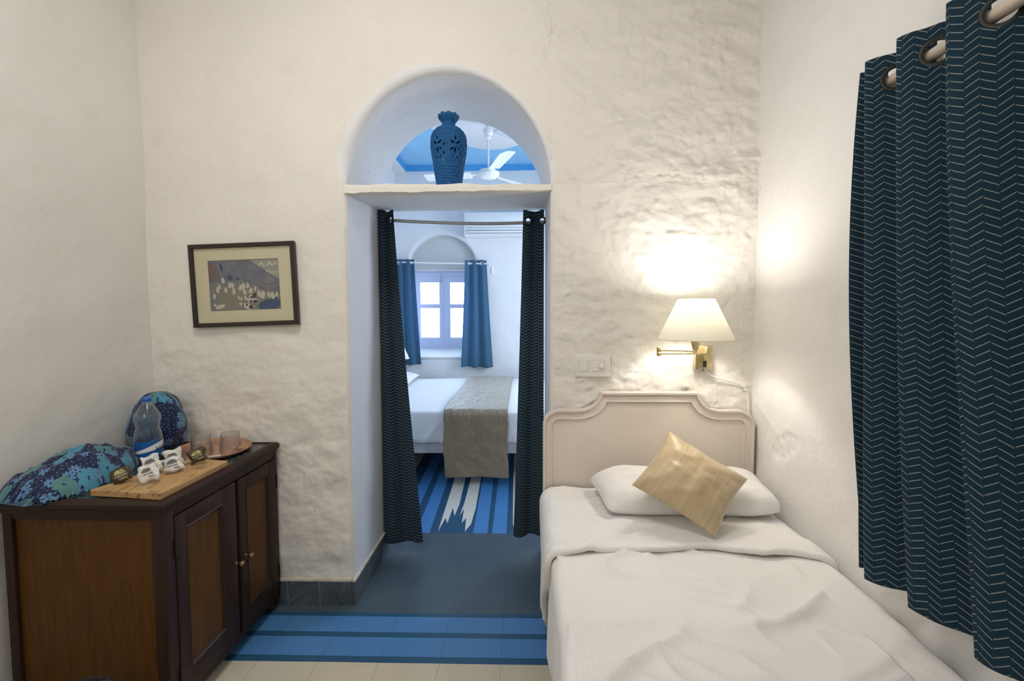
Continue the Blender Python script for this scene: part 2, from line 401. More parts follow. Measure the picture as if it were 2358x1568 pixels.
# ------------------------------------------------------------------ structure: walls with arched openings
def opening_wall(xmin, xmax, ztop, xl, xr, zb, zs, b, dispf, rf, y0, y1, dx=.013, mfront=0, mrev=1):
    """Front surface of a wall at y0 with an arched opening, its reveal to y1 and the plain rear face."""
    mb = MB(); cx, a = (xl+xr)/2, (xr-xl)/2
    nL = max(2, int((xl-xmin)/dx)); nR = max(2, int((xmax-xr)/dx)); nI = max(20, int((xr-xl)/dx))
    XL = [lerp(xmin, xl, i/nL) for i in range(nL+1)]
    XI = [cx-a*math.cos(math.pi*i/nI) for i in range(nI+1)]
    XR = [lerp(xr, xmax, i/nR) for i in range(nR+1)]
    def zarc(x):
        t = 1-((x-cx)/a)**2; return zs+b*math.sqrt(max(0, t))
    def dist(x, z):
        if z >= zs:
            e = math.hypot((x-cx)/a, (z-zs)/b); rr = math.hypot(x-cx, z-zs)
            return max(0, rr*(1-1/max(e, 1e-6)))
        if x < xl or x > xr: return min(abs(x-xl), abs(x-xr))
        return max(0, zb-z)
    def surf(x, z):
        d = dist(x, z); r = rf(x, z); y = y0
        dd = dispf(x, z) if dispf else 0
        y += dd*sstep(0, r*1.5+.01, d)
        if d < r: y += r-math.sqrt(max(0, r*r-(r-d)**2))
        return (x, y, z)
    nU = max(12, int((ztop-zs)/dx)); nD = max(12, int((zs-0)/dx))
    allx = XL+XI[1:]+XR[1:]
    P = []
    for x in allx:
        z0 = zarc(x) if xl < x < xr else zs
        P.append([surf(x, lerp(z0, ztop, (j/nU)**1.35)) for j in range(nU+1)])
    mb.grid(P, mi=mfront)
    nf = len(allx)-1
    for q in range(len(mb.f)):
        i, j = divmod(q, nU); x, _, z = P[i][j]
        if dist(x, z) < rf(x, z)*(.85+.2*fr(x*9, z*9, 2, 3)): mb.mi[q] = mrev
    for XX in (XL, XR): mb.grid([[surf(x, lerp(0, zs, j/nD)) for j in range(nD+1)] for x in XX], mi=mfront)
    if zb > 0: mb.grid([[surf(x, lerp(0, zb, j/20)) for j in range(21)] for x in XI], mi=mfront)
    # reveal
    bd = [(xl, lerp(zb, zs, j/30)) for j in range(31)]+[(x, zarc(x)) for x in XI[1:-1]]+[(xr, lerp(zs, zb, j/30)) for j in range(31)]
    if zb > 0: bd += [(lerp(xr, xl, j/10), zb) for j in range(1, 11)]
    G = []
    for (x, z) in bd:
        r = rf(x, z); row = []
        for k in range(17):
            y = lerp(y0+r, y1, k/16)
            w = math.sin(math.pi*min(1, k/16))*.006*fr(x*4+3, y*4, z*4)
            nx, nz = (1 if x <= xl+1e-6 else (-1 if x >= xr-1e-6 else 0)), 0
            if zs < z: nx, nz = -(x-cx)/a, -1
            row.append((x+nx*w, y, z+nz*w))
        G.append(row)
    mb.grid(G, mi=mrev)
    # rear face
    P = [[(x, y1, lerp(zarc(x) if xl < x < xr else zs, ztop, j)) for j in (0, 1)] for x in allx]
    mb.grid(P, mi=mrev)
    for XX in ((xmin, xl), (xr, xmax)): mb.grid([[(x, y1, z) for z in (0, zs)] for x in XX], mi=mrev)
    if zb > 0: mb.grid([[(x, y1, z) for z in (0, zb)] for x in (xl, xr)], mi=mrev)
    return mb

XLW, XRW = -1.76, 1.07
def grv(x, z):
    # chased groove running down from the arch to a chipped stub
    ax, az, bx, bz = .135, 2.115, .250, 1.985; t = max(0, min(1, ((x-ax)*(bx-ax)+(z-az)*(bz-az))/((bx-ax)**2+(bz-az)**2)))
    d = math.hypot(x-lerp(ax, bx, t), z-lerp(az, bz, t)); e = math.hypot((x-.268)/.014, (z-1.972)/.028)
    return .0055*sstep(.013, .004, d)-.006*sstep(1.2, .6, e)
def disp_back(x, z):
    # rough on the right of the arch, smoother on the left, lumpy low on the left
    R = sstep(-.25, .25, x); L = (1-R)*sstep(1.75, .6, z)
    amp = .0020+.0046*R+.0075*L
    s = fr(x*2.2, z*2.2, 1.3, 3)*.011
    n1 = fr(x*6+z*2.0, z*9-x*2, 4.1, 5, .8)
    rg = abs(fr(x*9, z*16, 8.2, 3)); 
    pit = max(0, fr(x*17, z*23, 2.2, 2)-.42)*.020*R
    st = fr(x*5-z*3, z*13+x*4, 3.3, 4, .7)
    fl = sstep(.07, .13, fr(x*5.5, z*4.5, 12.1, 4, .7))*.0040*R
    return -(s*(1-.5*R) + amp*n1 + .0055*R*(.4-rg) + .0052*R*st + fl + pit)+grv(x, z)
def r_back(x, z):
    if z > 1.985: return lerp(.016, lerp(.058, .022, sstep(-.75, .0, x))*(1+.18*fr(x*4, z*4, 6, 3)), sstep(1.985, 2.13, z))
    return .014
wb = opening_wall(XLW-.03, XRW+.03, 3.3, -.815, .133, 0, 1.985, .520, disp_back, r_back, 0, .53, dx=.009)
struct(wb.build('wall_back', ['plaster', 'plaster_white'], auto=60, weld=.0002), 'thick rough plastered wall with an arched doorway', 'wall')

def lintel():
    mb = MB(); nx, P = 90, []
    for i in range(nx+1):
        x = lerp(-.819, .137, i/nx); row = []
        zt = 1.999-.004*math.sin(x*3)+.005*fr(x*9, 0, 5, 5); zb_ = 1.962+.006*i/nx+.007*fr(x*11, 2, 0, 5)
        fy = -.001+.007*fr(x*14, 4, 1, 5)
        prof = [(.53, 2.035), (.25, 2.018), (.03, zt+.004), (fy+.005, zt), (fy, zt-.004), (fy+.001, (zt+zb_)/2), (fy-.001, zb_+.003), (fy+.004, zb_), (.06, zb_+.002)]
        prof += [(y, lerp(zb_+.002, 1.999, (y-.06)/.47)+.002*fr(x*5, y*5, 3)) for y in (.15, .25, .35, .45, .53)]
        P.append([(x, y, z) for y, z in prof]+[(x, .53, 2.035)])
    mb.grid([p[2:9] for p in P], mi=0); mb.grid([p[:3] for p in P], mi=1); mb.grid([p[8:] for p in P], mi=1); mb.add([P[0][k] for k in range(14)], [tuple(range(14))]); mb.add([P[-1][k] for k in range(14)], [tuple(range(14))])
    return mb
struct(lintel().build('trim_1', ['plaster', 'plaster_white'], auto=60, weld=.0002), 'plastered lintel shelf across the arched doorway', 'lintel')

def side_wall(name, X, sgn, y0, y1, amp, mat, chip=None, nd=.03, ztop=3.3, label=None):
    mb = MB(); ny = int((y1-y0)/nd); nz = int(ztop/nd)
    P = []
    for i in range(ny+1):
        y = lerp(y0, y1, i/ny); row = []
        for j in range(nz+1):
            z = ztop*j/nz
            d = fr(y*2.2, z*2.2, 7+X, 3)*.010+amp*fr(y*7, z*7, 2+X, 4)
            if chip: d += chip(y, z)
            row.append((X-sgn*d*-1, y, z))
        P.append(row)
    mb.grid(P)
    # the wall's thickness
    t = .15*sgn
    mb.add([(X+t, y0, 0), (X+t, y1, 0), (X+t, y1, ztop), (X+t, y0, ztop)], [(0, 1, 2, 3)])
    o = mb.build(name, [mat], auto=70); return struct(o, label, 'wall')
def chip_right(y, z):
    # flaked plaster patch and a long smeared ridge on the right wall
    d = math.hypot((y+.27)/.10, (z-.86+.45*(y+.27))/.055); c = sstep(1.15, .7, d)
    out = c*(.006+.010*fr(y*40, z*40, 1, 3))
    d2 = abs((z-.93)-(-.62)*(y+.16)*-1) if -.26 < y < -.03 else 9
    out -= .004*sstep(.018, 0, d2)
    e = abs(math.hypot((y+.24)/.075, (z-1.02)/.07)-1); out += .0016*sstep(.12, 0, e)
    return out
side_wall('wall_left', XLW, -1, -2.6, 0.02, .0016, 'plaster_left', label='smooth grey cream plastered wall behind the cabinet')
side_wall('wall_right', XRW, 1, -2.6, 0.02, .0015, 'plaster_right', chip_right, nd=.012, label='cream plastered wall beside the single bed with flaking paint')
struct(MB().box(XLW-.1, -2.7, 0, XRW+.1, -2.6, 3.3).build('wall_front', ['plaster'], smooth=False), 'plain wall behind the camera', 'wall')
struct(MB().box(XLW-.1, -2.7, 3.3, XRW+.1, .0, 3.4).build('ceiling', ['plaster_white'], smooth=False), 'white ceiling of the front room', 'ceiling')

# far room
XF0, XF1, YF = -1.62, 1.2, 3.75
fb = opening_wall(XF0-.05, XF1+.05, 3.3, -1.46, -.585, .87, 2.02, .41, lambda x, z: -(fr(x*2, z*2, 3, 3)*.012+.004*fr(x*7, z*9, 6, 4)), lambda x, z: .03 if z > 2 else .02, YF, 4.10, dx=.03)
fb.box(-1.48, 3.87, 1.985, -.565, 4.09, 2.50, mi=2)
struct(fb.build('wall_far', ['plaster_white', 'plaster_white', 'cement_grey'], auto=60, weld=.0002), 'white plastered wall of the far room with arched window niche', 'wall')
struct(MB().box(XF0-.1, .53, 0, XF0, YF+.02, 3.3).build('wall_far_left', ['plaster_white'], smooth=False), 'white side wall at the head of the far bed', 'wall')
struct(MB().box(XF1, .53, 0, XF1+.1, YF+.02, 3.3).build('wall_far_right', ['plaster_white'], smooth=False), 'white side wall at the foot of the far bed', 'wall')
def far_ceiling():
    mb = MB(); mb.box(XF0-.1, .3, 3.3, XF1+.1, YF+.1, 3.4, mi=0)
    def disc(cx, cy, rx, ry, z, mi, wob=0):
        n = 72; vs = []
        for i in range(n):
            a = 2*math.pi*i/n; k = 1+wob*math.cos(a*4)
            vs.append((cx+rx*k*math.cos(a), cy+ry*k*math.sin(a), z))
        lo = [(x, y, z+.01) for x, y, z in vs]
        mb.add(vs+lo, [tuple(range(n))]+[(i, (i+1) % n, n+(i+1) % n, n+i) for i in range(n)], mi)
    disc(-.33, 2.40, .60, .80, 3.296, 1, .03); disc(.06, 2.25, .50, .68, 3.292, 2)  # white rose, then a grey disc painting in the medallion's shading
    # blue band round the top of the walls
    for x0, y0, x1, y1 in ((XF0, YF-.012, XF1, YF+.005), (-1.49, .53, -1.464, YF), (XF1-.012, .53, XF1+.005, YF)):
        mb.box(x0, y0, 3.222, x1, y1, 3.3, mi=3)
    return mb
struct(MB().box(XF0, .53, 3.215, -1.476, YF, 3.3).build('trim_2', ['plaster_white'], smooth=False), 'white beam along the head wall under the blue ceiling', 'beam')
struct(far_ceiling().build('ceiling_far', ['ceil_blue', 'plaster_white', 'ceil_shade', 'band_blue'], smooth=False), 'blue ceiling of the far room with white painted rose', 'ceiling')

# floor with the painted bands
def floor():
    mb = MB(); mb.box(-1.95, -2.7, -.12, 1.35, 4.2, 0, mi=0)
    def q(pts, mi, z=.0004):
        mb.add([(x, y, z) for x, y in pts], [tuple(range(len(pts)))], mi)
    def band(ya, yb, mi, z=.0004):
        N = 30; a = []; b = []
        for i in range(N+1):
            x = lerp(XLW-.1, XRW+.1, i/N); a.append((x, ya+.0012*fr(x*5, ya*9, 1))); b.append((x, yb+.0012*fr(x*5, yb*9, 1)))
        mb.add([(x, y, z) for x, y in a]+[(x, y, z) for x, y in b], [(i, i+1, N+2+i, N+1+i) for i in range(N)], mi)
    band(-.067, -.092, 1); band(-.092, -.196, 2); band(-.196, -.228, 1); band(-.228, -.338, 2); band(-.338, -.373, 1); band(-.373, -2.6, 3)
    # far room: navy ground with stripes running away from the door
    q([(XF0, .722), (XF1, .722), (XF1, 3.75), (XF0, 3.75)], 1, .0003)
    def st(x0, x1, mi, y0=.722, y1=3.75, sh=-.02):
        q([(x0, y0), (x1, y0), (x1+sh*.6, 1.69), (x1+sh*1.6, y1), (x0+sh*1.6, y1), (x0+sh*.6, 1.69)], mi)
    st(-.685, -.597, 4, sh=-.06)
    st(-.825, -.738, 4, sh=-.06)
    q([(-.545, .743), (-.529, .936), (-.503, .861), (-.503, 1.108), (-.471, .971), (-.464, 1.172), (-.484, 1.685), (-.50, 3.7), (-.60, 3.7), (-.577, 1.684), (-.56, 1.2)], 5)
    q([(-.370, .746), (-.342, .852), (-.336, 1.1), (-.352, 1.687), (-.36, 3.7), (-.45, 3.7), (-.439, 1.686), (-.430, 1.2), (-.436, .972), (-.419, 1.092), (-.407, .868), (-.386, .939)], 5)
    st(-.315, -.223, 4, sh=-.035); st(-.193, -.101, 4, sh=-.015)
    q([(-.044, .736), (.02, .80), (.03, 3.7), (-.08, 3.7), (-.075, 1.69), (-.062, .86)], 5)
    for k in range(2):
        st(.10+k*.13, .19+k*.13, 4, sh=0)
    for x in (.42, .56): st(x, x+.09, 5, .8, sh=.01)
    for x in (-1.00, -1.13): st(x, x+.09, 5, sh=-.08)
    for x in (-1.30, -1.42): st(x, x+.08, 4, sh=-.08)
    return mb
struct(floor().build('floor', ['slate', 'f_dark', 'f_blue', 'f_cream', 'f_bright', 'f_white'], smooth=False), 'slate floor painted with blue and cream bands', 'floor')

def skirt(name, pts, h=.118, t=.013, label=None):
    """Slate skirting tiles along a polyline, standing off the wall by t."""
    mb = MB()
    for (x0, y0), (x1, y1), (nx, ny) in pts:
        L = math.hypot(x1-x0, y1-y0); n = max(1, round(L/.155)); dx, dy = (x1-x0)/L, (y1-y0)/L
        for i in range(n):
            a, b = L*i/n+.0008, L*(i+1)/n-.0008
            c = [(x0+dx*a, y0+dy*a), (x0+dx*b, y0+dy*b), (x0+dx*b+nx*t, y0+dy*b+ny*t), (x0+dx*a+nx*t, y0+dy*a+ny*t)]
            hh = h+.001*random.uniform(-1, 1)
            mb.add([(x, y, 0) for x, y in c]+[(x, y, hh) for x, y in c], [(0, 1, 2, 3), (4, 5, 6, 7), (0, 1, 5, 4), (1, 2, 6, 5), (2, 3, 7, 6), (3, 0, 4, 7)], 0)
        # mortar line
        g = .002; c = [(x0+dx*g, y0+dy*g), (x1-dx*g, y1-dy*g), (x1-dx*g+nx*(t-.001), y1-dy*g+ny*(t-.001)), (x0+dx*g+nx*(t-.001), y0+dy*g+ny*(t-.001))]
        mb.add([(x, y, .0) for x, y in c]+[(x, y, h+.009) for x, y in c], [(0, 1, 2, 3), (4, 5, 6, 7), (0, 1, 5, 4), (1, 2, 6, 5), (2, 3, 7, 6), (3, 0, 4, 7)], 1)
    return struct(mb.build(name, ['slate_skirt', 'grout'], smooth=False), label, 'baseboard')
skirt('baseboard_back', [((XLW, .0), (-.8195, .0), (0, -1)), ((.1375, 0), (XRW-.02, 0), (0, -1))], t=.016, label='dark slate skirting tiles below the rough wall')
skirt('baseboard_doorway', [((-.818, -.0168), (-.818, .53), (1, 0)), ((.136, .53), (.136, -.0168), (-1, 0))], t=.016, h=.117, label='dark slate skirting inside the doorway')
skirt('baseboard_left', [((XLW, -2.6), (XLW, -.02), (1, 0))], label='dark slate skirting behind the cabinet')
skirt('baseboard_right', [((XRW, -2.6), (XRW, -.02), (-1, 0))], label='dark slate skirting behind the bed')

# window of the far room
def window():
    root = bpy.data.objects.new('window_1', None); COL.objects.link(root); root.location = (-1.05, 4.03, .97)
    struct(root, 'pale lavender two-leaf casement window with four panes in the far room', 'window')
    def L(x): return x+1.05
    f = MB()
    for x0, z0, x1, z1 in ((-.43, -.02, .47, .025), (-.43, .955, .47, 1.03), (-.43, .0252, -.365, .9548), (.365, .0252, .47, .9548)):
        f.box(x0, -.03, z0, x1, .05, z1, .003)
    f.build('window_frame', 'paint_lavender', root)
    for s in (-1, 1):
        g = MB(); x0, x1 = (-.367, -.0006) if s < 0 else (.0006, .367)
        pane0, pane1 = (x0+.05, x1-.062) if s < 0 else (x0+.085, x1-.045)
        g.box(x0, -.02, .022, pane0, .01, .958, .002); g.box(pane1, -.02, .022, x1, .01, .958, .002)
        for z0, z1 in ((.022, .128), (.522, .578), (.866, .958)): g.box(pane0, -.0195, z0, pane1, .0095, z1, .002)
        leaf = g.build('casement', 'paint_lavender', root)
        for z0, z1 in ((.128, .522), (.578, .866)):
            MB().box(pane0-.003, -.006, z0-.003, pane1+.003, -.002, z1+.003).build('pane', 'pane', leaf, smooth=False)
        h = MB(); h.tube([(-.028*s*-1, -.021, .42), (.028*s, -.045, .43), (.028*s, -.045, .50), (.028*s, -.021, .51)], .004)
        h.build('pull_handle', 'paint_lavender', leaf)
    b = MB(); b.tube([(-.03, -.035, .86), (-.03, -.035, .98)], .005); b.torus((-.03, -.035, .875), (0, 1, 0), .012, .003)
    b.build('tower_bolt', 'steel', root)
    si = MB(); P = []
    for i in range(21):
        x = lerp(-.41, .465, i/20); P.append([(x, y, z) for y, z in ((-.295, -.135), (-.30, -.112), (-.285, -.104), (-.20, -.085), (-.03, -.018), (.06, -.012))])
    si.grid(P); si.build('window_sill', 'plaster_white', root)
window()

# ------------------------------------------------------------------ curtains
def curtain(name, label, path, t0, t1, zt, zb, rod, mat='chevron', holes=(), nu=220, nv=150, ztw=0, group=None, hole_r=.021, seed=0, hemw=.0):
    """path(s, v) -> (x, y) of the cloth for s in 0..1 along the width and v 0 top .. 1 bottom."""
    root = thing(name, label, 'curtain', (0, 0, 0), group=group)
    ss = [lerp(t0, t1, i/nu) for i in range(nu+1)]
    top = [Vector((*path(s, 0), 0)) for s in ss]; U = [0.0]
    for i in range(1, nu+1): U.append(U[-1]+(top[i]-top[i-1]).length)
    H = zt-zb
    vv = []
    for j in range(nv+1):
        q = j/nv; vv.append(q*.35 if q < .0 else q)
    # dense rows near the top for the eyelet holes
    nd = 36; vv = [i/nd*.10 for i in range(nd)]+[lerp(.10, 1, i/(nv-nd)) for i in range(nv-nd+1)]
    P, UVs = [], []
    for i, s in enumerate(ss):
        row, ur = [], []
        for v in vv:
            x, y = path(s, v); z = zt-H*v
            z += (hemw*fr(U[i]*9, seed, 0, 2))*v + ztw*fr(U[i]*14, seed+3, 0, 2)*(1-v)
            row.append((x, y, z)); ur.append((U[i]+seed*.17, -H*v))
        P.append(row); UVs.append(ur)
    H0 = []
    for (s, zz) in holes:
        i = min(range(nu+1), key=lambda k: abs(ss[k]-s)); H0.append((U[i], (zt-zz), s))
    def keep(i, j):
        for (u, w, s) in H0:
            if math.hypot((U[i]+U[i+1])/2-u, H*(vv[j]+vv[j+1])/2-w) < hole_r+.0035: return False
        return True
    mb = MB(); mb.grid(P, UVs, keep=keep)
    c = mb.build('cloth', mat, root, auto=0)
    so = c.modifiers.new('thick', 'SOLIDIFY'); so.thickness = .0016; so.offset = 0
    for (u, w, s) in H0:
        a = Vector((*path(s-.004, w/H), 0)); b = Vector((*path(s+.004, w/H), 0)); t = (b-a).normalized()
        x, y = path(s, w/H); n = Vector((t.y, -t.x, 0))
        MB().torus((x, y, zt-w), n, hole_r+.004, .0052).build('eyelet', 'black_metal' if mat == 'chevron' else 'steel', root)
    return root

def smooth_path(keys):
    ks = [k[0] for k in keys]
    def f(s, c):
        if s <= ks[0]: return keys[0][c]
        for i in range(1, len(ks)):
            if s <= ks[i]:
                t = (s-ks[i-1])/(ks[i]-ks[i-1]); a, b = keys[i-1][c], keys[i][c]
                if c == 1: t = (1-math.cos(math.pi*t))/2
                return lerp(a, b, t)
        return keys[-1][c]
    return f
# big curtain on the right: keys are (s, X offset from the rod, distance from the camera at the top, at the bottom)
def big_curtain():
    CT = [1.372, 1.318, 1.212, 1.077, .915, .74, .55]; CB = [1.295, 1.245, 1.112, .945, .77, .60, .42]
    keys = []; n = len(CT); s = 0; keys.append((0.0, -.026, CT[0], CB[0])); keys.append((.05, .03, CT[0]-.03, CB[0]-.02))
    for k in range(1, n):
        s = .05+(k-1)/(n-2)*.92
        keys.append((s, -.052, CT[k], CB[k]))
        if k < n-1: keys.append((s+.92/(n-2)*.76, .052, lerp(CT[k], CT[k+1], .95), lerp(CB[k], CB[k+1], .93)))
    f = smooth_path(keys); DD = -2.1207
    def path(s, v):
        d = lerp(f(s, 2), f(s, 3), v**1.3); off = f(s, 1)*(1-.12*v)-.030*math.sin(math.pi*min(1, v*1.15))*(1-sstep(0, .045, s))
        off += .006*math.sin(v*5+s*9)*v
        return (1.0+off+.010*math.sin(math.pi*v)*0, DD+d)
    hs = []
    for k in range(1, n-1):
        s = .05+(k-1)/(n-2)*.92+.92/(n-2)*.36; hs.append((s, 2.028))
    return curtain('curtain', 'large navy chevron curtain hanging from the cream rod beside the single bed', path, 0, .97, 2.093, .672, None, holes=hs, nu=520, nv=150, seed=1, hemw=.01, ztw=.006, hole_r=.026)
big_curtain()
rd = MB(); rd.tube([(1.0, -.80, 2.030), (1.0, -1.9, 2.030)], .0145, 16)
o = thing('curtain_rod', 'cream curtain rod through the large curtain on the right wall', 'curtain rod', (1.0, -.80, 2.03))
def reparent(c, p):
    c.parent = p; c.matrix_parent_inverse = Matrix.Translation(-Vector(p.location)); return c
reparent(rd.build('pole', 'rod_cream'), o)
for y in (-.815, -1.75):
    reparent(MB().tube([(1.0, y, 2.028), (1.075, y, 2.028)], .008, 10).build('bracket', 'rod_cream'), o)

def hang(x0t, x1t, x0b, x1b, y, amp, n, ph=0, ampb=None, curl=0, skew=0):
    def path(s, v):
        e = v**1.15
        x = lerp(lerp(x0t, x0b, e), lerp(x1t, x1b, e), s)
        a = lerp(amp, ampb if ampb is not None else amp, v)
        yy = y+a*math.sin(2*math.pi*n*s+ph+skew*v)
        x += .35*a*math.cos(2*math.pi*n*s*1.0+ph+1.2)*math.sin(math.pi*s)
        return (x, yy)
    return path
DY = .495
pL = hang(-.824, -.722, -.818, -.578, DY-.022, .016, 1.45, ph=2.2, ampb=.024, skew=.5)
curtain('curtain', 'dark navy chevron curtain hanging against the left side of the doorway', pL, 0, 1, 1.990, .07, None, holes=[(.80, 1.938)], nu=200, seed=2, hemw=.03, ztw=.01, hole_r=.016)
pR = hang(.008, .124, -.050, .124, DY-.022, .016, 1.2, ph=3.6, ampb=.022, skew=-.3)
curtain('curtain', 'dark navy chevron curtain at the right side of the doorway behind the headboard', pR, 0, 1, 1.985, .115, None, holes=[(.22, 1.924), (.90, 1.924)], nu=200, seed=3, hemw=.02, ztw=.012, hole_r=.016)
rod = thing('curtain_rod', 'thin grey rod sagging across the doorway between the two dark curtains', 'curtain rod', (-.815, DY, 1.95))
pts = [(lerp(-.812, .130, i/24), DY+.005, 1.945-.026*math.sin(math.pi*min(1, i/24*1.0)*.75)) for i in range(25)]
reparent(MB().tube(pts, .0095, 12).build('pole', 'steel'), rod)
# far room curtains
pa = hang(-1.60, -1.36, -1.60, -1.288, 3.655, .022, 2.4, ph=1.0, ampb=.03)
curtain('curtain', 'blue chevron curtain left of the far window, partly behind the dark door curtain', pa, 0, 1, 2.105, .765, None, mat='chevron_backlit', holes=[(.18, 2.058), (.82, 2.062)], nu=150, nv=90, seed=4, hemw=.02, hole_r=.018)
pb = hang(-.715, -.447, -.775, -.372, 3.655, .020, 2.6, ph=4.2, ampb=.028)
curtain('curtain', 'blue chevron curtain hanging right of the far window', pb, 0, 1, 2.09, .735, None, mat='chevron_backlit', holes=[(.18, 2.05), (.74, 2.047)], nu=170, nv=90, seed=5, hemw=.02, hole_r=.018)
rf_ = thing('curtain_rod', 'white curtain rod above the window of the far room', 'curtain rod', (-1.61, 3.655, 2.06))
reparent(MB().tube([(-1.61, 3.655, 2.07), (-.42, 3.655, 2.044)], .009, 10).build('pole', 'rod_white'), rf_)
reparent(MB().tube([(-.425, 3.655, 2.044), (-.425, 3.76, 2.044)], .007, 8).build('bracket', 'rod_white'), rf_)
reparent(MB().tube([(-1.585, 3.655, 2.07), (-1.585, 3.76, 2.07)], .007, 8).build('bracket', 'rod_white'), rf_)

# ------------------------------------------------------------------ cabinet
def cabinet():
    x0, x1, y0, y1 = -1.70, -1.165, -.705, -.022; zb, zt = .055, .775
    t = thing('cabinet', 'low dark wooden cabinet with two brown panelled doors against the left wall', 'cabinet', ((x0+x1)/2, (y0+y1)/2, 0))
    def P(mb, name, mat, par=None, **k):
        o = mb.build(name, mat, **k); reparent(o, t)
        if par is not None:
            o.parent = par; o.matrix_parent_inverse = Matrix.Identity(4)
        return o
    b = MB()
    # corner posts, rails, carcass
    b.box(x0, y0, zb, x0+.03, y0+.035, zt, .002); b.box(x1-.04, y0, zb, x1, y0+.045, zt, .002)
    b.box(x0, y1-.03, zb, x0+.03, y1, zt, .002); b.box(x1-.04, y1-.012, zb, x1, y1, zt, .002)
    b.box(x0+.02, y0+.002, .735, x1-.02, y0+.022, zt, .002)          # end top rail
    b.box(x0+.02, y0+.002, zb, x1-.02, y0+.022, zb+.05, .002)
    b.box(x1-.024, y0+.02, .73, x1-.002, y1-.005, zt, .002)             # front top rail
    b.box(x1-.024, y0+.02, zb, x1-.002, y1-.005, .085, .002)
    b.box(x0+.005, y0+.02, zb, x0+.012, y1-.01, zt); b.box(x0+.01, y0+.02, zb+.01, x1-.03, y1-.01, zb+.02)
    b.box(x0+.01, y1-.02, zb, x1-.02, y1-.012, zt)
    P(b, 'body', 'wood_dark')
    P(MB().box(x0+.02, y0+.014, zb+.04, x1-.03, y0+.020, .742), 'side_panel', 'wood_panel', smooth=False)
    # top with moulded edge, raised rim and inset stone
    tp = MB(); prof = [(-.002, .752), (.004, .760), (.004, .768), (.012, .775), (.016, .783), (.016, .792), (.010, .799), (.002, .801), (-.016, .801), (-.018, .796)]
    ring = []
    for off, z in prof:
        a, c, d, e = x0-off*.4, x1+off, y0-off, y1+min(off, .003)
        ring.append([(a, d, z), (c, d, z), (c, e, z), (a, e, z), (a, d, z)])
    tp.grid(ring); tp.box(x0+.01, y0+.01, .77, x1-.01, y1-.01, .793)
    P(tp, 'top', 'wood_dark')
    n = NT('speckled_stone'); f = n.noise(n.coord('Object'), 70, 4, .7); g = n.noise(n.coord('Object'), 12, 4)
    cc = n.mix(n.ramp(f, .5, .62), (.022, .030, .030), (.16, .18, .17)); cc = n.mix(n.m('MULTIPLY', g, .5), cc, (.03, .035, .033))
    P(MB().box(x0+.012, y0+.018, .79, x1-.018, y1-.018, .7975), 'stone_inset', n.set(cc, .25, 0, .5), smooth=False)
    # doors
    for (ya, yb, pa_, pb_, ks, op) in ((-.658, -.338, -.612, -.418, -.352, 0), (-.318, -.034, -.272, -.098, -.288, 0)):
        d = MB(); X = x1+.003
        z0, z1 = .088, .727; pz0, pz1 = .165, .672
        d.box(X-.022, ya, z0, X, pa_, z1, .002); d.box(X-.022, pb_, z0, X, yb, z1, .002)
        d.box(X-.022, pa_, z0, X-.0005, pb_, pz0, .001); d.box(X-.022, pa_, pz1, X-.0005, pb_, z1, .001)
        # bevelled inner moulding
        mp = [(0, X-.0005), (.004, X+.002), (.009, X-.002), (.013, X-.009)]
        R = [[(xx, pa_+o_, pz0+o_), (xx, pb_-o_, pz0+o_), (xx, pb_-o_, pz1-o_), (xx, pa_+o_, pz1-o_), (xx, pa_+o_, pz0+o_)] for o_, xx in mp]
        R = [[(p[0], p[1], p[2]) for p in r] for r in R]
        d.grid(R)
        door = P(d, 'door', 'wood_dark')
        P(MB().box(X-.016, pa_+.008, pz0+.008, X-.009, pb_-.008, pz1-.008), 'door_panel', 'wood_panel', par=door, smooth=False)
        k = MB(); k.lathe([(.0, 0), (.008, 0), (.008, .004), (.0035, .007), (.0035, .015), (.008, .018), (.0115, .025), (.0105, .031), (.006, .035), (0, .036)], 18, (X-.001, ks, .395), 'x')
        P(k, 'knob', 'brass_knob', par=door)
        for hz in (.18, .62):
            hy = ya-.002 if ya < -.5 else yb+.002
            P(MB().tube([(X+.0015, hy, hz-.03), (X+.0015, hy, hz+.03)], .003, 8), 'hinge', 'black_metal', par=door)
    for (fx, fy) in ((x1-.03, y0+.03), (x1-.03, y1-.03), (x0+.03, y0+.03), (x0+.03, y1-.03)):
        P(MB().lathe([(0, 0), (.014, 0), (.022, .010), (.022, .020), (.013, .030), (.018, .038), (.024, .048), (.022, .058), (0, .058)], 20, (fx, fy, 0)), 'foot', 'wood_dark')
cabinet()
TOP = .7985

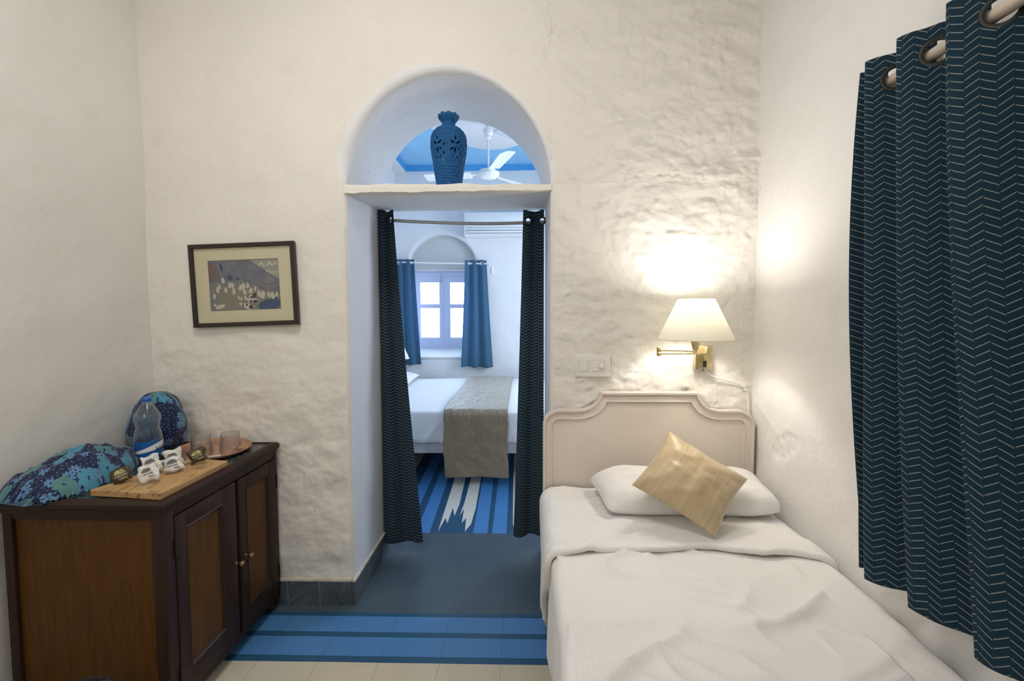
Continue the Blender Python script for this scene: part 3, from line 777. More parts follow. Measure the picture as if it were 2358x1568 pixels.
# serving board
def board():
    A, B, C_, D = Vector((-1.437, -.672, 0)), Vector((-1.172, -.700, 0)), Vector((-1.172, -.362, 0)), Vector((-1.385, -.315, 0))
    mb = MB(); pts = []
    A, B, C_, D = Vector((-1.437, -.668)), Vector((-1.176, -.698)), Vector((-1.172, -.362)), Vector((-1.345, -.325))
    z0, z1 = .8015, .822; base = [A, B, C_, D]
    def ins(o): 
        c = sum(base, Vector((0, 0)))/4
        return [p+(c-p).normalized()*o for p in base]
    rings = [(0.001, z0), (0, z0+.001), (0, z1-.0015), (.002, z1)]
    R = [[(p.x, p.y, z) for p in ins(o)] for o, z in rings]; R = [r+[r[0]] for r in R]
    mb.grid(R); mb.add(R[-1][:4], [(0, 1, 2, 3)]); mb.add(R[0][:4], [(3, 2, 1, 0)])
    # darker knots in the grain are part of the material
    n = NT('board_wood'); v = n.coord('Object', (12, 1.6, 12)); f = n.noise(v, 5, 5, .6, .6); g = n.noise(n.coord('Object', (26, 7, 26)), 1.7, 3, .5)
    col = n.mix(n.ramp(f, .3, .7), (.40, .225, .085), (.55, .35, .155)); col = n.mix(n.m('MULTIPLY', n.ramp(g, .57, .64), .6), col, (.12, .06, .03))
    o = mb.build('serving_board', n.set(col, .5, 0, .4), auto=30)
    tag(o, 'light wooden serving board on the front corner of the cabinet, holding wrapped sachets', 'board')
board()

# wrapped sachets
def sachet(x, y, z, rz, tilt, mat, ink, label, w=.050, h=.052, seed=0, tx=0):
    root = thing('sachet', label, 'sachet', (x, y, z), rz, 'wrapped sachets on the serving board')
    N = 18; random.seed(seed); P = [[], []]
    F, Bk = [], []
    for i in range(N+1):
        rf1, rb1 = [], []
        for j in range(N+1):
            u, v = i/N*2-1, j/N*2-1
            px = u*w/2*(1+.12*math.sin(v*3+seed)); pz = v*h/2*(1+.10*math.sin(u*4+seed*2))
            e = (1-abs(u)**5)*(1-abs(v)**5); t = .012*e**.6+.0035*fr(u*2+seed, v*2, seed*3.1, 3)
            cr = .004*fr(u*3, v*3+seed, 9+seed, 3)
            rf1.append((px+cr, -t, pz)); rb1.append((px+cr, t*.7, pz))
        F.append(rf1); Bk.append(rb1)
    mb = MB(); mb.grid(F); mb.grid(Bk)
    # open the weld only along the rim
    R = Matrix.Rotation(tilt, 4, 'X')@Matrix.Rotation(tx, 4, 'Y'); 
    mb.v = [tuple(R@Vector(p)) for p in mb.v]; zmin = min(p[2] for p in mb.v); mb.v = [(a, b, c-zmin) for a, b, c in mb.v]
    body = mb.build('wrapper', mat, root, auto=0)
    def onf(c):
        u, v = c.x/(w/2), c.z/(h/2); e = max(0, (1-abs(u)**5)*(1-abs(v)**5)); t = .012*e**.6+.0035*fr(u*2+seed, v*2, seed*3.1, 3)
        p = R@Vector((c.x, -t-.0012+c.y, c.z)); return (p.x, p.y, p.z-zmin)
    tm = text_mesh('WELCOM', .0078, lambda c: onf(Vector((c.x-.018, -c.z, c.y-.009))))
    tm.build('lettering', ink, root, smooth=False)
    em = MB()
    for k in range(5):
        ww = .016*math.sqrt(max(0.05, 1-(k/5)**2)); zz = .001+k*.0030; n_ = 6
        top = [onf(Vector((lerp(-ww, ww, i/n_), 0, zz+.0019))) for i in range(n_+1)]; lo = [onf(Vector((lerp(-ww, ww, i/n_), 0, zz))) for i in range(n_+1)]
        em.add(lo+top, [(i, i+1, n_+2+i, n_+1+i) for i in range(n_)])
    for k in range(2):
        zz = -.016-.0032*k; n_ = 4; a, b = (.002, .019)
        top = [onf(Vector((lerp(a, b, i/n_), 0, zz+.0013))) for i in range(n_+1)]; lo = [onf(Vector((lerp(a, b, i/n_), 0, zz))) for i in range(n_+1)]
        em.add(lo+top, [(i, i+1, n_+2+i, n_+1+i) for i in range(n_)])
    em.build('emblem', ink, root, smooth=False)
M['foil_white'] = plain('white_sachet_paper', (.66, .64, .60), .45, nscale=60, bump=.3)
M['foil_dark'] = plain('olive_foil', (.060, .048, .022), .35, .2, nscale=50, bump=.3)
M['ink_dark'] = plain('dark_ink', (.09, .075, .06), .6)
M['ink_gold'] = plain('gold_ink', (.55, .47, .20), .4, .3)
rzc = math.radians(22)
ZB = .823
sachet(-1.385, -.605, ZB, rzc, -.45, 'foil_dark', 'ink_gold', 'olive foil sachet nearest the bottom left of the board, beside the floral cloth', w=.058, h=.052, seed=1, tx=-.35)
sachet(-1.295, -.600, ZB, rzc, -.55, 'foil_white', 'ink_dark', 'white paper sachet nearest the front edge of the board', w=.056, h=.060, seed=2, tx=-.3)
sachet(-1.350, -.520, ZB, rzc, -.40, 'foil_white', 'ink_dark', 'white paper sachet behind the front one, left of the middle of the board', w=.058, h=.064, seed=3, tx=-.3)
sachet(-1.285, -.500, ZB, rzc, -.45, 'foil_white', 'ink_dark', 'white paper sachet at the right end of the row of white sachets', w=.058, h=.056, seed=4, tx=-.25)
sachet(-1.330, -.440, ZB, rzc, -.30, 'foil_white', 'ink_dark', 'rearmost white paper sachet, beside the foot of the bottle', w=.058, h=.062, seed=5, tx=-.25)
sachet(-1.262, -.405, ZB, rzc, -.45, 'foil_dark', 'ink_gold', 'olive foil sachet at the far end of the board in front of the copper tray', w=.056, h=.052, seed=6, tx=-.35)
random.seed(11)

# tray, tumblers, sugar packets
def tray():
    t = thing('tray', 'oval copper tray carrying two upturned glasses', 'tray', (-1.372, -.160, TOP), math.radians(-50))
    mb = MB(); N = 56; prof = [(0, .0035), (.55, .0035), (.80, .004), (.90, .007), (.97, .013), (1.0, .017), (1.004, .0175), (1.0, .015), (.95, .008), (.88, .002), (.80, .0), (0, .0)]
    vs = []; m = len(prof)
    for i in range(N):
        a = 2*math.pi*i/N
        for r, z in prof: vs.append((r*.180*math.cos(a), r*.150*math.sin(a), z))
    mb.add(vs, [(i*m+k, ((i+1) % N)*m+k, ((i+1) % N)*m+k+1, i*m+k+1) for i in range(N) for k in range(m-1)])
    mb.build('dish', plain('copper', (.62, .36, .24), .32, .75, nscale=30), t, weld=.0001)
tray()
def tumbler(x, y, z, label):
    mb = MB(); r0, r1, h = .042, .036, .078
    def fl(a, r, zz): return r*(1+(.018*math.cos(a*12) if .01 < zz < .058 else 0))
    prof = [(r0, 0), (r0+.0008, .002), (r0-.001, .02), (lerp(r0, r1, .7), .052), (r1+.001, .066), (r1, .075), (r1-.004, h), (.012, h+.0005), (0, h)]
    pin = [(r0-.0025, 0), (r0-.004, .02), (lerp(r0, r1, .7)-.003, .052), (r1-.004, .058), (.010, .060), (0, .060)]
    mb.lathe(prof, 48, (x, y, z), fn=fl); mb.lathe(pin, 48, (x, y, z)); mb.lathe([(r0, 0), (r0-.0025, 0)], 48, (x, y, z))
    o = mb.build('tumbler', 'tumbler', weld=.00001)
    return tag(o, label, 'glass', 'upturned tumblers on the tray')
tumbler(-1.392, -.203, TOP+.0042, 'clear fluted tumbler upside down on the copper tray, nearer the bottle')
tumbler(-1.305, -.140, TOP+.0042, 'clear fluted tumbler upside down on the copper tray, nearer the wall and the cabinet corner')
tag(MB().box(-.022, -.006, 0, .022, .006, .004, .001).build('sugar_packet', 'foil_white'), 'white paper packet at the front rim of the copper tray', 'packet', 'packets on the tray')
bpy.data.objects['sugar_packet'].location = (-1.300, -.255, TOP+.007); bpy.data.objects['sugar_packet'].rotation_euler = (0, 0, .5)
tag(MB().box(-.016, -.009, 0, .016, .009, .010, .001).build('sugar_packet', plain('gold_wrap', (.45, .34, .17), .4, .2)), 'small gold and brown packet on the tray right of the glasses', 'packet', 'packets on the tray')
bpy.data.objects['sugar_packet.001'].location = (-1.262, -.135, TOP+.008); bpy.data.objects['sugar_packet.001'].rotation_euler = (0, -.2, .9)

# water bottle
def bottle():
    x, y, z = -1.555, -.285, TOP; t = thing('water_bottle', 'clear plastic water bottle with blue cap and label beside the floral cloth', 'bottle', (x, y, z))
    H = .262
    prof = [(0, .003), (.030, 0), (.042, .004), (.047, .014), (.0485, .03), (.049, .085), (.0485, .10), (.045, .120), (.0405, .140), (.0405, .147), (.044, .160), (.047, .176), (.0455, .190), (.036, .208), (.026, .226), (.0165, .240), (.0145, .244), (.0135, .258), (0, .259)]
    MB().lathe([(r, zz) for r, zz in prof], 48).build('body', 'pet', t, weld=.00001)
    wp = [(r-.0012 if r > .002 else 0, zz+.0012) for r, zz in prof if zz < .190]+[(.0435, .193), (0, .193)]
    MB().lathe(wp, 40).build('water', 'water', t, weld=.00001)
    MB().lathe([(0, .264), (.0150, .264), (.0165, .262), (.0165, .249), (.0155, .247), (.0150, .247)], 40, fn=lambda a, r, zz: r*(1+.012*math.cos(a*30))).build('cap', plain('blue_cap', (.01, .10, .45), .35), t)
    n = NT('bottle_label'); uv = n.coord('UV'); u, v, _ = n.xyz(uv)
    wave = n.m('ADD', .50, n.m('MULTIPLY', n.m('COSINE', n.m('SUBTRACT', u, 2.2)), .22))
    dv = n.m('ABSOLUTE', n.m('SUBTRACT', v, wave)); wid = n.m('ADD', .17, n.m('MULTIPLY', n.m('COSINE', n.m('SUBTRACT', u, 2.6)), .08))
    col = n.mix(n.m('LESS_THAN', dv, wid), (.010, .11, .33), (.80, .82, .84))
    n.set(col, .35, 0, .5)
    N = 64; z0, z1 = .022, .088
    P = [[(.0495*math.cos(a), .0495*math.sin(a), zz) for zz in (z0, z1)] for a in [2*math.pi*i/N for i in range(N+1)]]
    UV = [[(2*math.pi*i/N+math.pi/2, q) for q in (0, 1)] for i in range(N+1)]
    MB().grid(P, UV).build('label', n.mat, t)
    # lettering wraps round to the right of the side facing the room
    base = math.atan2(-2.12-y, 0-x)
    def wrap(c):
        a = base+math.radians(26)+c.x/.050; r = .0500+c.z
        return (r*math.cos(a), r*math.sin(a), .044+c.y+c.x*.12)
    text_mesh('kinley', .027, wrap).build('lettering', plain('navy_ink', (.008, .02, .12), .5), t, smooth=False)
bottle()

# floral fabric things
def floral_bag():
    cx, cy = -1.640, -.128; mb = MB(); N, K = 72, 40; P = []; U = []
    for i in range(N+1):
        a = 2*math.pi*(i % N)/N; row = []; ur = []
        for k in range(K+1):
            v = k/K; z = .262*v
            r = .125*(math.sin(math.pi*min(1, .16+v*.84))**.42)*(1+.02*math.sin(v*7))
            if v > .999: r = .0
            r *= 1+.10*fr(math.cos(a)*1.2, math.sin(a)*1.2, v*1.6+2, 3)
            q = .005*fr(math.cos(a)*4, math.sin(a)*4, v*8, 3)
            x = (r+q)*math.cos(a)*.90; y = (r+q)*math.sin(a)*.78
            zz = z*(1+.05*fr(x*9, y*9, 4)*(r > .001))+(.10*x-.06*y)*sstep(.3, 1, v)
            row.append((x, y, max(.0, zz))); ur.append((a*.115, v*.30))
        P.append(row); U.append(ur)
    for i in range(N+1): U[i] = [((i/N*2*math.pi)*.115, q[1]) for q in U[i]]
    mb.grid(P, U); mb.add([P[i][0] for i in range(N)], [tuple(range(N))])
    o = mb.build('cloth_bag', 'floral', auto=0, weld=.00002); o.location = (cx, cy, TOP)
    tag(o, 'upright round blue floral fabric bag in the corner behind the bottle', 'bag')
floral_bag()
def floral_cover():
    # a soft bag lying down: long heap with a frilled front edge and a gathered right end
    def edge(u): # centre line and half widths along the heap, u 0 (front left) .. 1 (towards the bottle)
        c = Vector((lerp(-1.635, -1.595, u), lerp(-.735, -.335, u))); return c
    mb = MB(); NU, NV = 90, 70; P = []; U = []
    for i in range(NU+1):
        u = i/NU; c = edge(u); row = []; ur = []
        w = interp([0, .15, .4, .7, .9, 1], [.085, .125, .145, .115, .075, .045], u)
        h = interp([0, .08, .2, .35, .6, .8, 1], [.012, .052, .082, .100, .118, .100, .070], u)
        for j in range(NV+1):
            v = j/NV*2-1
            side = Vector((1, -.22))
            prof = max(0, 1-abs(v)**2.6)**.75
            ruff = .010*math.sin(j*.0+u*95)*sstep(.72, 1, v)
            p = c+side*(v*w)
            x, y = p.x, p.y
            if x < -1.742: x = -1.742+(x+1.742)*.05
            z = h*prof*(1+.22*fr(u*5, v*2.2, 3, 4))+.007*fr(u*16+v*5, v*5, 8, 3)*prof+abs(ruff)*.9
            if u < .12: y -= .010*math.sin(v*24)*(1-u/.12)
            row.append((x, y+ruff*.4, max(.0015, z))); ur.append((u*.52, v*.19))
        P.append(row); U.append(ur)
    mb.grid(P, U)
    mb.grid([[(p[0], p[1], .0005) for p in (r[0], r[-1])] for r in P])
    for e in (0, -1): mb.add([q for q in P[e]]+[(P[e][-1][0], P[e][-1][1], .0005), (P[e][0][0], P[e][0][1], .0005)], [tuple(range(NV+3))])
    o = mb.build('cloth_bag', 'floral', auto=0); o.location = (0, 0, TOP)
    tag(o, 'blue floral fabric bag lying in a heap along the left of the cabinet top', 'bag')
floral_cover()

# dark woven lid at the bottom edge below the cabinet end
def basket():
    n = NT('dark_weave'); uv = n.coord('Object'); f = n.noise(uv, 90, 3); n.bump(f, .6, .004)
    n.set(n.mix(n.ramp(f, .4, .6), (.008, .008, .010), (.06, .058, .062)), .6)
    t = thing('waste_basket', 'dark round-topped basket standing in front of the cabinet end', 'basket', (-1.30, -.91, 0))
    MB().lathe([(0, 0), (.085, 0), (.092, .02), (.105, .20), (.107, .27), (.1, .275)], 40).build('body', n.mat, t)
    MB().lathe([(.110, .27), (.112, .282), (.10, .295), (.06, .312), (0, .318)], 40).build('lid', n.mat, t)
basket()

# ------------------------------------------------------------------ picture
def picture():
    t = thing('framed_picture', 'dark framed landscape print hanging askew left of the doorway', 'picture', (-1.292, -.008, 1.5425))
    t.rotation_euler = (0, -math.radians(1.9), 0); t.rotation_euler = (0, -math.radians(1.9), 0)
    w, h = .494/2, .384/2; prof = [(0, .0), (0, -.022), (.003, -.025), (.017, -.024), (.020, -.018), (.020, -.010)]
    mb = MB(); R = []
    for o_, y in prof: R.append([(-w+o_, y, -h+o_), (w-o_, y, -h+o_), (w-o_, y, h-o_), (-w+o_, y, h-o_), (-w+o_, y, -h+o_)])
    mb.grid(R); mb.box(-w+.004, -.004, -h+.004, w-.004, .001, h-.004)
    mb.build('frame', plain('dark_frame_wood', (.022, .014, .010), .4, nscale=20), t, auto=25)
    m = MB(); a, b, c, d = -.1655, .1655, -.117, .115; iw, ih = w-.018, h-.018
    fr_ = [[(-iw, -.012, -ih), (iw, -.012, -ih), (iw, -.012, ih), (-iw, -.012, ih), (-iw, -.012, -ih)],
           [(a-.002, -.012, c-.002), (b+.002, -.012, c-.002), (b+.002, -.012, d+.002), (a-.002, -.012, d+.002), (a-.002, -.012, c-.002)],
           [(a, -.0095, c), (b, -.0095, c), (b, -.0095, d), (a, -.0095, d), (a, -.0095, c)]]
    m.grid(fr_); m.build('mat_board', plain('ivory_mat', (.62, .57, .42), .8), t, smooth=False)
    # the print: hill, sky, huts and a crowd of pale figures, all flat ink
    n = NT('print_wash'); v = n.coord('Object'); f = n.noise(v, 14, 5, .6); g = n.noise(v, 45, 4)
    n.set(n.mix(n.ramp(f, .35, .65), (.105, .125, .19), (.20, .19, .22)), .7)
    n2 = NT('print_ground'); v = n2.coord('Object'); f = n2.noise(v, 9, 4)
    n2.set(n2.mix(n2.ramp(f, .4, .6), (.16, .19, .20), (.235, .20, .17)), .7)
    mats = [n.mat, n2.mat, plain('print_pale', (.52, .49, .44), .7), plain('print_black', (.03, .025, .035), .7), plain('print_blue', (.045, .075, .16), .7), plain('print_line', (.07, .06, .08), .7), plain('print_sky', (.30, .29, .27), .7), plain('print_pink', (.17, .115, .125), .7), plain('print_straw', (.40, .37, .30), .7)]
    p = MB(); y = [-.0086]
    def poly(pts, mi):
        y[0] -= .00001
        q = [(min(b-.001, max(a+.001, x)), y[0], min(d-.001, max(c+.001, z))) for x, z in pts]; p.add(q, [tuple(range(len(q)))], mi)
    def ell(x, z, rx, rz, mi, rot=0, n_=14):
        poly([(x+rx*math.cos(k*2*math.pi/n_)*math.cos(rot)-rz*math.sin(k*2*math.pi/n_)*math.sin(rot), z+rx*math.cos(k*2*math.pi/n_)*math.sin(rot)+rz*math.sin(k*2*math.pi/n_)*math.cos(rot)) for k in range(n_)], mi)
    def stroke(pts, wd, mi):
        for (x0, z0), (x1, z1) in zip(pts, pts[1:]):
            L = math.hypot(x1-x0, z1-z0); nx, nz = -(z1-z0)/L*wd/2, (x1-x0)/L*wd/2
            poly([(x0-nx, z0-nz), (x1-nx, z1-nz), (x1+nx, z1+nz), (x0+nx, z0+nz)], mi)
    poly([(a, c), (b, c), (b, d), (a, d)], 0)
    poly([(.03, d), (.07, .085), (.12, .05), (b, .02), (b, d)], 6)
    poly([(a, c), (b, c), (b, -.045), (.10, -.03), (.04, .0), (-.01, .022), (-.06, .02), (a, .01)], 1)
    ell(-.155, .06, .035, .045, 7); stroke([(-.13, .10), (-.118, .06), (-.122, .02)], .0016, 5)
    stroke([(.03, .108), (.07, .078), (.12, .048), (.165, .02)], .0018, 5); stroke([(-.01, .025), (.05, .0), (.10, -.025), (.14, -.045)], .0015, 5)
    for (x, z, s1) in ((.085, .085, .018), (.125, .085, .02), (.15, .09, .012)): poly([(x-s1, z), (x+s1, z), (x, z+s1)], 2); poly([(x-s1*.4, z), (x+s1*.4, z), (x, z+s1*.5)], 6)
    for (x, z) in ((.135, .052), (.15, .055), (.115, .06)): ell(x, z, .012, .007, 8)
    ell(.06, .062, .022, .008, 5); ell(.06, .063, .020, .007, 0); ell(.12, .010, .033, .014, 5); ell(.12, .012, .032, .013, 0)
    ell(-.105, .085, .008, .02, 4, .2); ell(-.065, .035, .012, .012, 4); ell(-.03, .028, .007, .006, 5)
    ell(.11, -.10, .050, .030, 4, .1); ell(.14, -.085, .025, .022, 4)
    rr = random.Random(5)
    def fig(x, z, s1, mi=2):
        ell(x, z, .0075*s1, .014*s1, mi, rr.uniform(-.3, .3)); ell(x+.001, z+.017*s1, .0042*s1, .0048*s1, 8); ell(x+.003*s1, z+.019*s1, .0035*s1, .002*s1, 3, .6)
        stroke([(x, z+.004*s1), (x+.010*s1*rr.choice((-1, 1)), z-.002)], .0028*s1, 8)
    for x, z, s1 in ((-.128, -.02, 1), (-.118, -.005, .8), (-.10, .022, 1), (-.09, -.022, .9), (-.07, .0, 1), (-.055, -.005, 1.1), (-.052, -.03, 1), (-.02, -.012, 1), (-.005, -.01, 1.2), (.0, -.035, 1), (.015, -.005, .9), (.028, -.03, 1.1),
                     (.05, -.02, .8), (.068, -.045, 1.2), (.085, -.05, 1.3), (.112, -.05, .9), (.13, -.055, 1.2), (.15, -.05, .8), (-.145, -.05, .9), (.025, -.06, 1), (-.03, -.06, .6), (-.018, -.065, .6), (.0, -.06, .7)): fig(x, z, s1)
    for x, z, r1 in ((-.12, -.098, 0), (.0, -.095, 1), (.035, -.075, 1), (.02, -.105, 1)):
        ell(x, z, .024, .010, 2, .3-r1*.2); ell(x-.024, z+.008, .007, .006, 2)
        if r1:
            for q in range(3): ell(x+rr.uniform(-.014, .016), z+rr.uniform(-.006, .006), .0075, .005, 3, rr.uniform(-1, 1))
    ell(.045, -.05, .006, .012, 3, -.5); ell(.03, -.058, .007, .004, 3, .5)
    p.build('print', mats, t, smooth=False)
    MB().box(-iw, -.0165, -ih, iw, -.0155, ih).build('glass', 'picture_glass', t, smooth=False)
picture()

# ------------------------------------------------------------------ switches, wall lamp
def switch_plate():
    t = thing('switch_plate', 'cream double switch plate on the wall left of the lamp', 'switch', (.328, -.012, 1.1625), 0)
    w, h = .079, .0485
    mb = MB(); mb.box(-w, -.010, -h, w, .004, h, .003); mb.box(-w-.004, -.001, -h-.002, w+.004, .012, h+.004, .001)
    mb.build('plate', 'plastic_white', t)
    for k, x in enumerate((-.040, .013)):
        MB().box(x-.0135, -.0135, -.022, x+.0135, -.008, .022, .0015).build('rocker_switch', 'plastic_white', t)
    d = MB(); d.lathe([(0, .016), (.006, .016), (.0075, .013), (.008, .008), (.0115, .006), (.0115, 0), (0, 0)], 28)
    kb = d; kb.v = [(x+.038, -.010-z, y-.002) for x, y, z in kb.v]; kb.build('dimmer_knob', 'plastic_white', t)
    e = MB()
    for x0, z0, x1, z1 in ((-.0665, -.0275, -.016, .0275), (.0, -.0275, .054, .0275)):
        for q in ((x0, z0, x1, z0+.0007), (x0, z1-.0007, x1, z1), (x0, z0, x0+.0007, z1), (x1-.0007, z0, x1, z1)): e.box(q[0], -.0103, q[1], q[2], -.0098, q[3])
    e.build('module_seam', plain('seam_grey', (.25, .23, .2), .8), t, smooth=False)
switch_plate()

def wall_lamp():
    t = thing('wall_lamp', 'lit brass swing-arm wall lamp with cream cone shade above the headboard', 'lamp', (.83, -.012, 1.2))
    def P(mb, name, mat, par=None, **k):
        o = reparent(mb.build(name, mat, **k), t)
        if par: o.parent = par; o.matrix_parent_inverse = Matrix.Identity(4)
        return o
    cx, cy = .727, -.20
    n = NT('lit_shade_fabric'); v = n.coord('Object', (1, 1, 1)); nz = n.noise(n.coord('Object', (300, 300, 40)), 1, 2)
    tb = n.new('ShaderNodeBsdfTranslucent'); col = n.mix(nz, (.90, .875, .79), (.86, .83, .74)); n.t.links.new(col, tb.inputs[0])
    n.set(col, .8); ms = n.new('ShaderNodeMixShader'); ms.inputs[0].default_value = .24
    n.t.links.new(n.b.outputs[0], ms.inputs[1]); n.t.links.new(tb.outputs[0], ms.inputs[2]); n.t.links.new(ms.outputs[0], n.n['Material Output'].inputs[0])
    zt_, zb_ = 1.466, 1.296
    sh = P(MB().lathe([(.152, zb_), (.072, zt_), (.0705, zt_), (.1505, zb_), (.152, zb_)], 72, (cx, cy, 0)), 'shade', n.mat, auto=60)
    tm = plain('shade_trim', (.62, .50, .30), .6)
    P(MB().torus((cx, cy, zb_), (0, 0, 1), .152, .0016, 72, 6), 'shade_trim', tm, par=sh); P(MB().torus((cx, cy, zt_), (0, 0, 1), .072, .0014, 60, 6), 'shade_trim', tm, par=sh)
    sp = MB()
    for k in range(3):
        a = k*2.094+.4; sp.tube([(cx, cy, zt_-.022), (cx+.071*math.cos(a), cy+.071*math.sin(a), zt_-.004)], .0013, 6)
    P(sp, 'shade_spider', 'brass', par=sh)
    P(MB().lathe([(0, 1.255), (.013, 1.255), (.0155, 1.262), (.0195, 1.290), (.0205, 1.300), (.0175, 1.302), (.016, 1.330), (0, 1.332)], 28, (cx, cy, 0)), 'socket', 'brass')
    bn = NT('glowing_bulb'); bn.set((1, 1, 1), .5, **{'Emission Color': (1, .93, .82, 1), 'Emission Strength': 5.0})
    P(MB().lathe([(0, 1.330), (.014, 1.332), (.017, 1.345), (.030, 1.375), (.029, 1.395), (.018, 1.412), (0, 1.417)], 28, (cx, cy, 0)), 'bulb', bn.mat)
    # swing arms
    ex, ey = .592, -.150
    P(MB().tube([(.828, -.052, 1.2255), (ex, ey, 1.232)], .0052, 12), 'swing_arm', 'brass')
    P(MB().tube([(ex, ey, 1.2475), (cx, cy, 1.2475)], .0052, 12), 'swing_arm', 'brass')
    j = MB(); j.lathe([(0, 1.222), (.009, 1.222), (.0105, 1.225), (.0105, 1.238), (.0095, 1.2395), (.0105, 1.241), (.0105, 1.256), (.009, 1.260), (0, 1.261)], 24, (ex, ey, 0))
    P(MB().lathe([(0, 1.240), (.010, 1.240), (.010, 1.256), (0, 1.256)], 24, (cx, cy, 0)), 'collar', 'brass')
    P(j, 'elbow_joint', 'brass')
    P(MB().lathe([(0, 1.195), (.010, 1.195), (.0112, 1.198), (.0112, 1.252), (.010, 1.255), (0, 1.255)], 24, (.835, -.046, 0)), 'pivot', 'brass')
    pl = P(MB().box(.7915, -.036, 1.150, .868, -.001, 1.258, .003), 'wall_plate', 'brass')
    P(MB().box(.825, -.0385, 1.160, .841, -.034, 1.188, .001), 'rocker_switch', 'black_plastic', par=pl)
    P(MB().lathe([(0, 0), (.003, 0), (.004, .004), (0, .006)], 12, (.834, -.018, 1.143)), 'cord_grip', 'black_plastic')
    pts = [(.839, -.015, 1.150), (.850, -.014, 1.137), (.875, -.010, 1.118), (.91, -.008, 1.104), (.95, -.007, 1.095), (.985, -.006, 1.086), (1.015, -.006, 1.072), (1.034, -.006, 1.055), (1.044, -.006, 1.02), (1.047, -.006, .97), (1.048, -.006, .90), (1.048, -.012, .6)]
    f = MB()
    sm = []
    for i in range(len(pts)-1):
        for k in range(5):
            tt = k/5; p0 = Vector(pts[max(0, i-1)]); p1 = Vector(pts[i]); p2 = Vector(pts[i+1]); p3 = Vector(pts[min(len(pts)-1, i+2)])
            sm.append(.5*((2*p1)+(-p0+p2)*tt+(2*p0-5*p1+4*p2-p3)*tt*tt+(-p0+3*p1-3*p2+p3)*tt**3))
    f.tube([Vector((p.x, p.y-.006, p.z)) for p in sm], .0030, 8)
    P(f, 'power_cord', 'plastic_white')
    P(MB().box(1.026, -.018, 1.050, 1.043, -.004, 1.056, .001), 'cable_clip', 'plastic_white')
    l = bpy.data.lights.new('lamp_bulb_light', 'POINT'); l.energy = 7.6; l.color = (1, .965, .91); l.shadow_soft_size = .04
    lo = bpy.data.objects.new('lamp_bulb_light', l); COL.objects.link(lo); lo.location = (cx, cy, 1.420)
wall_lamp()

# ------------------------------------------------------------------ single bed
def offset_poly(pts, d):
    n = len(pts); out = []
    for i in range(n):
        p0, p1, p2 = Vector(pts[i-1]), Vector(pts[i]), Vector(pts[(i+1) % n])
        e1, e2 = (p1-p0), (p2-p1)
        if e1.length < 1e-7: e1 = e2
        if e2.length < 1e-7: e2 = e1
        n1 = Vector((-e1.y, e1.x)).normalized(); n2 = Vector((-e2.y, e2.x)).normalized(); b = (n1+n2)
        b = b/max(.25, b.length_squared)*2 if b.length > 1e-6 else n1
        out.append(tuple(p1+b*d))
    return out
def headboard_outline():
    # counter-clockwise seen from the room (x right, z up)
    L, R, zs_, zt_ = .097, 1.058, .966, 1.047
    pts = [(L, .02), (R, .02)]
    def arc(cx, cz, r, a0, a1, n=12): return [(cx+r*math.cos(math.radians(lerp(a0, a1, i/n))), cz+r*math.sin(math.radians(lerp(a0, a1, i/n)))) for i in range(n+1)]
    pts += arc(R-.075, zs_-.075, .075, 0, 90)
    c = [(.905, zs_), (.880, zs_+.001)]
    pts += c + [(.880+.0*0, zs_+.001)] if False else []
    # concave sweep up on the right
    pts += [(x, z) for x, z in ((.900, zs_), (.876, zs_+.003), (.852, zs_+.011), (.832, zs_+.024), (.816, zs_+.042), (.806, zs_+.062), (.801, zt_-.006), (.797, zt_))]
    pts += [(x, z) for x, z in ((.362, zt_), (.358, zt_-.006), (.353, zs_+.062), (.343, zs_+.042), (.327, zs_+.024), (.307, zs_+.011), (.283, zs_+.003), (.259, zs_))]
    pts += arc(L+.075, zs_-.075, .075, 90, 180)
    return pts
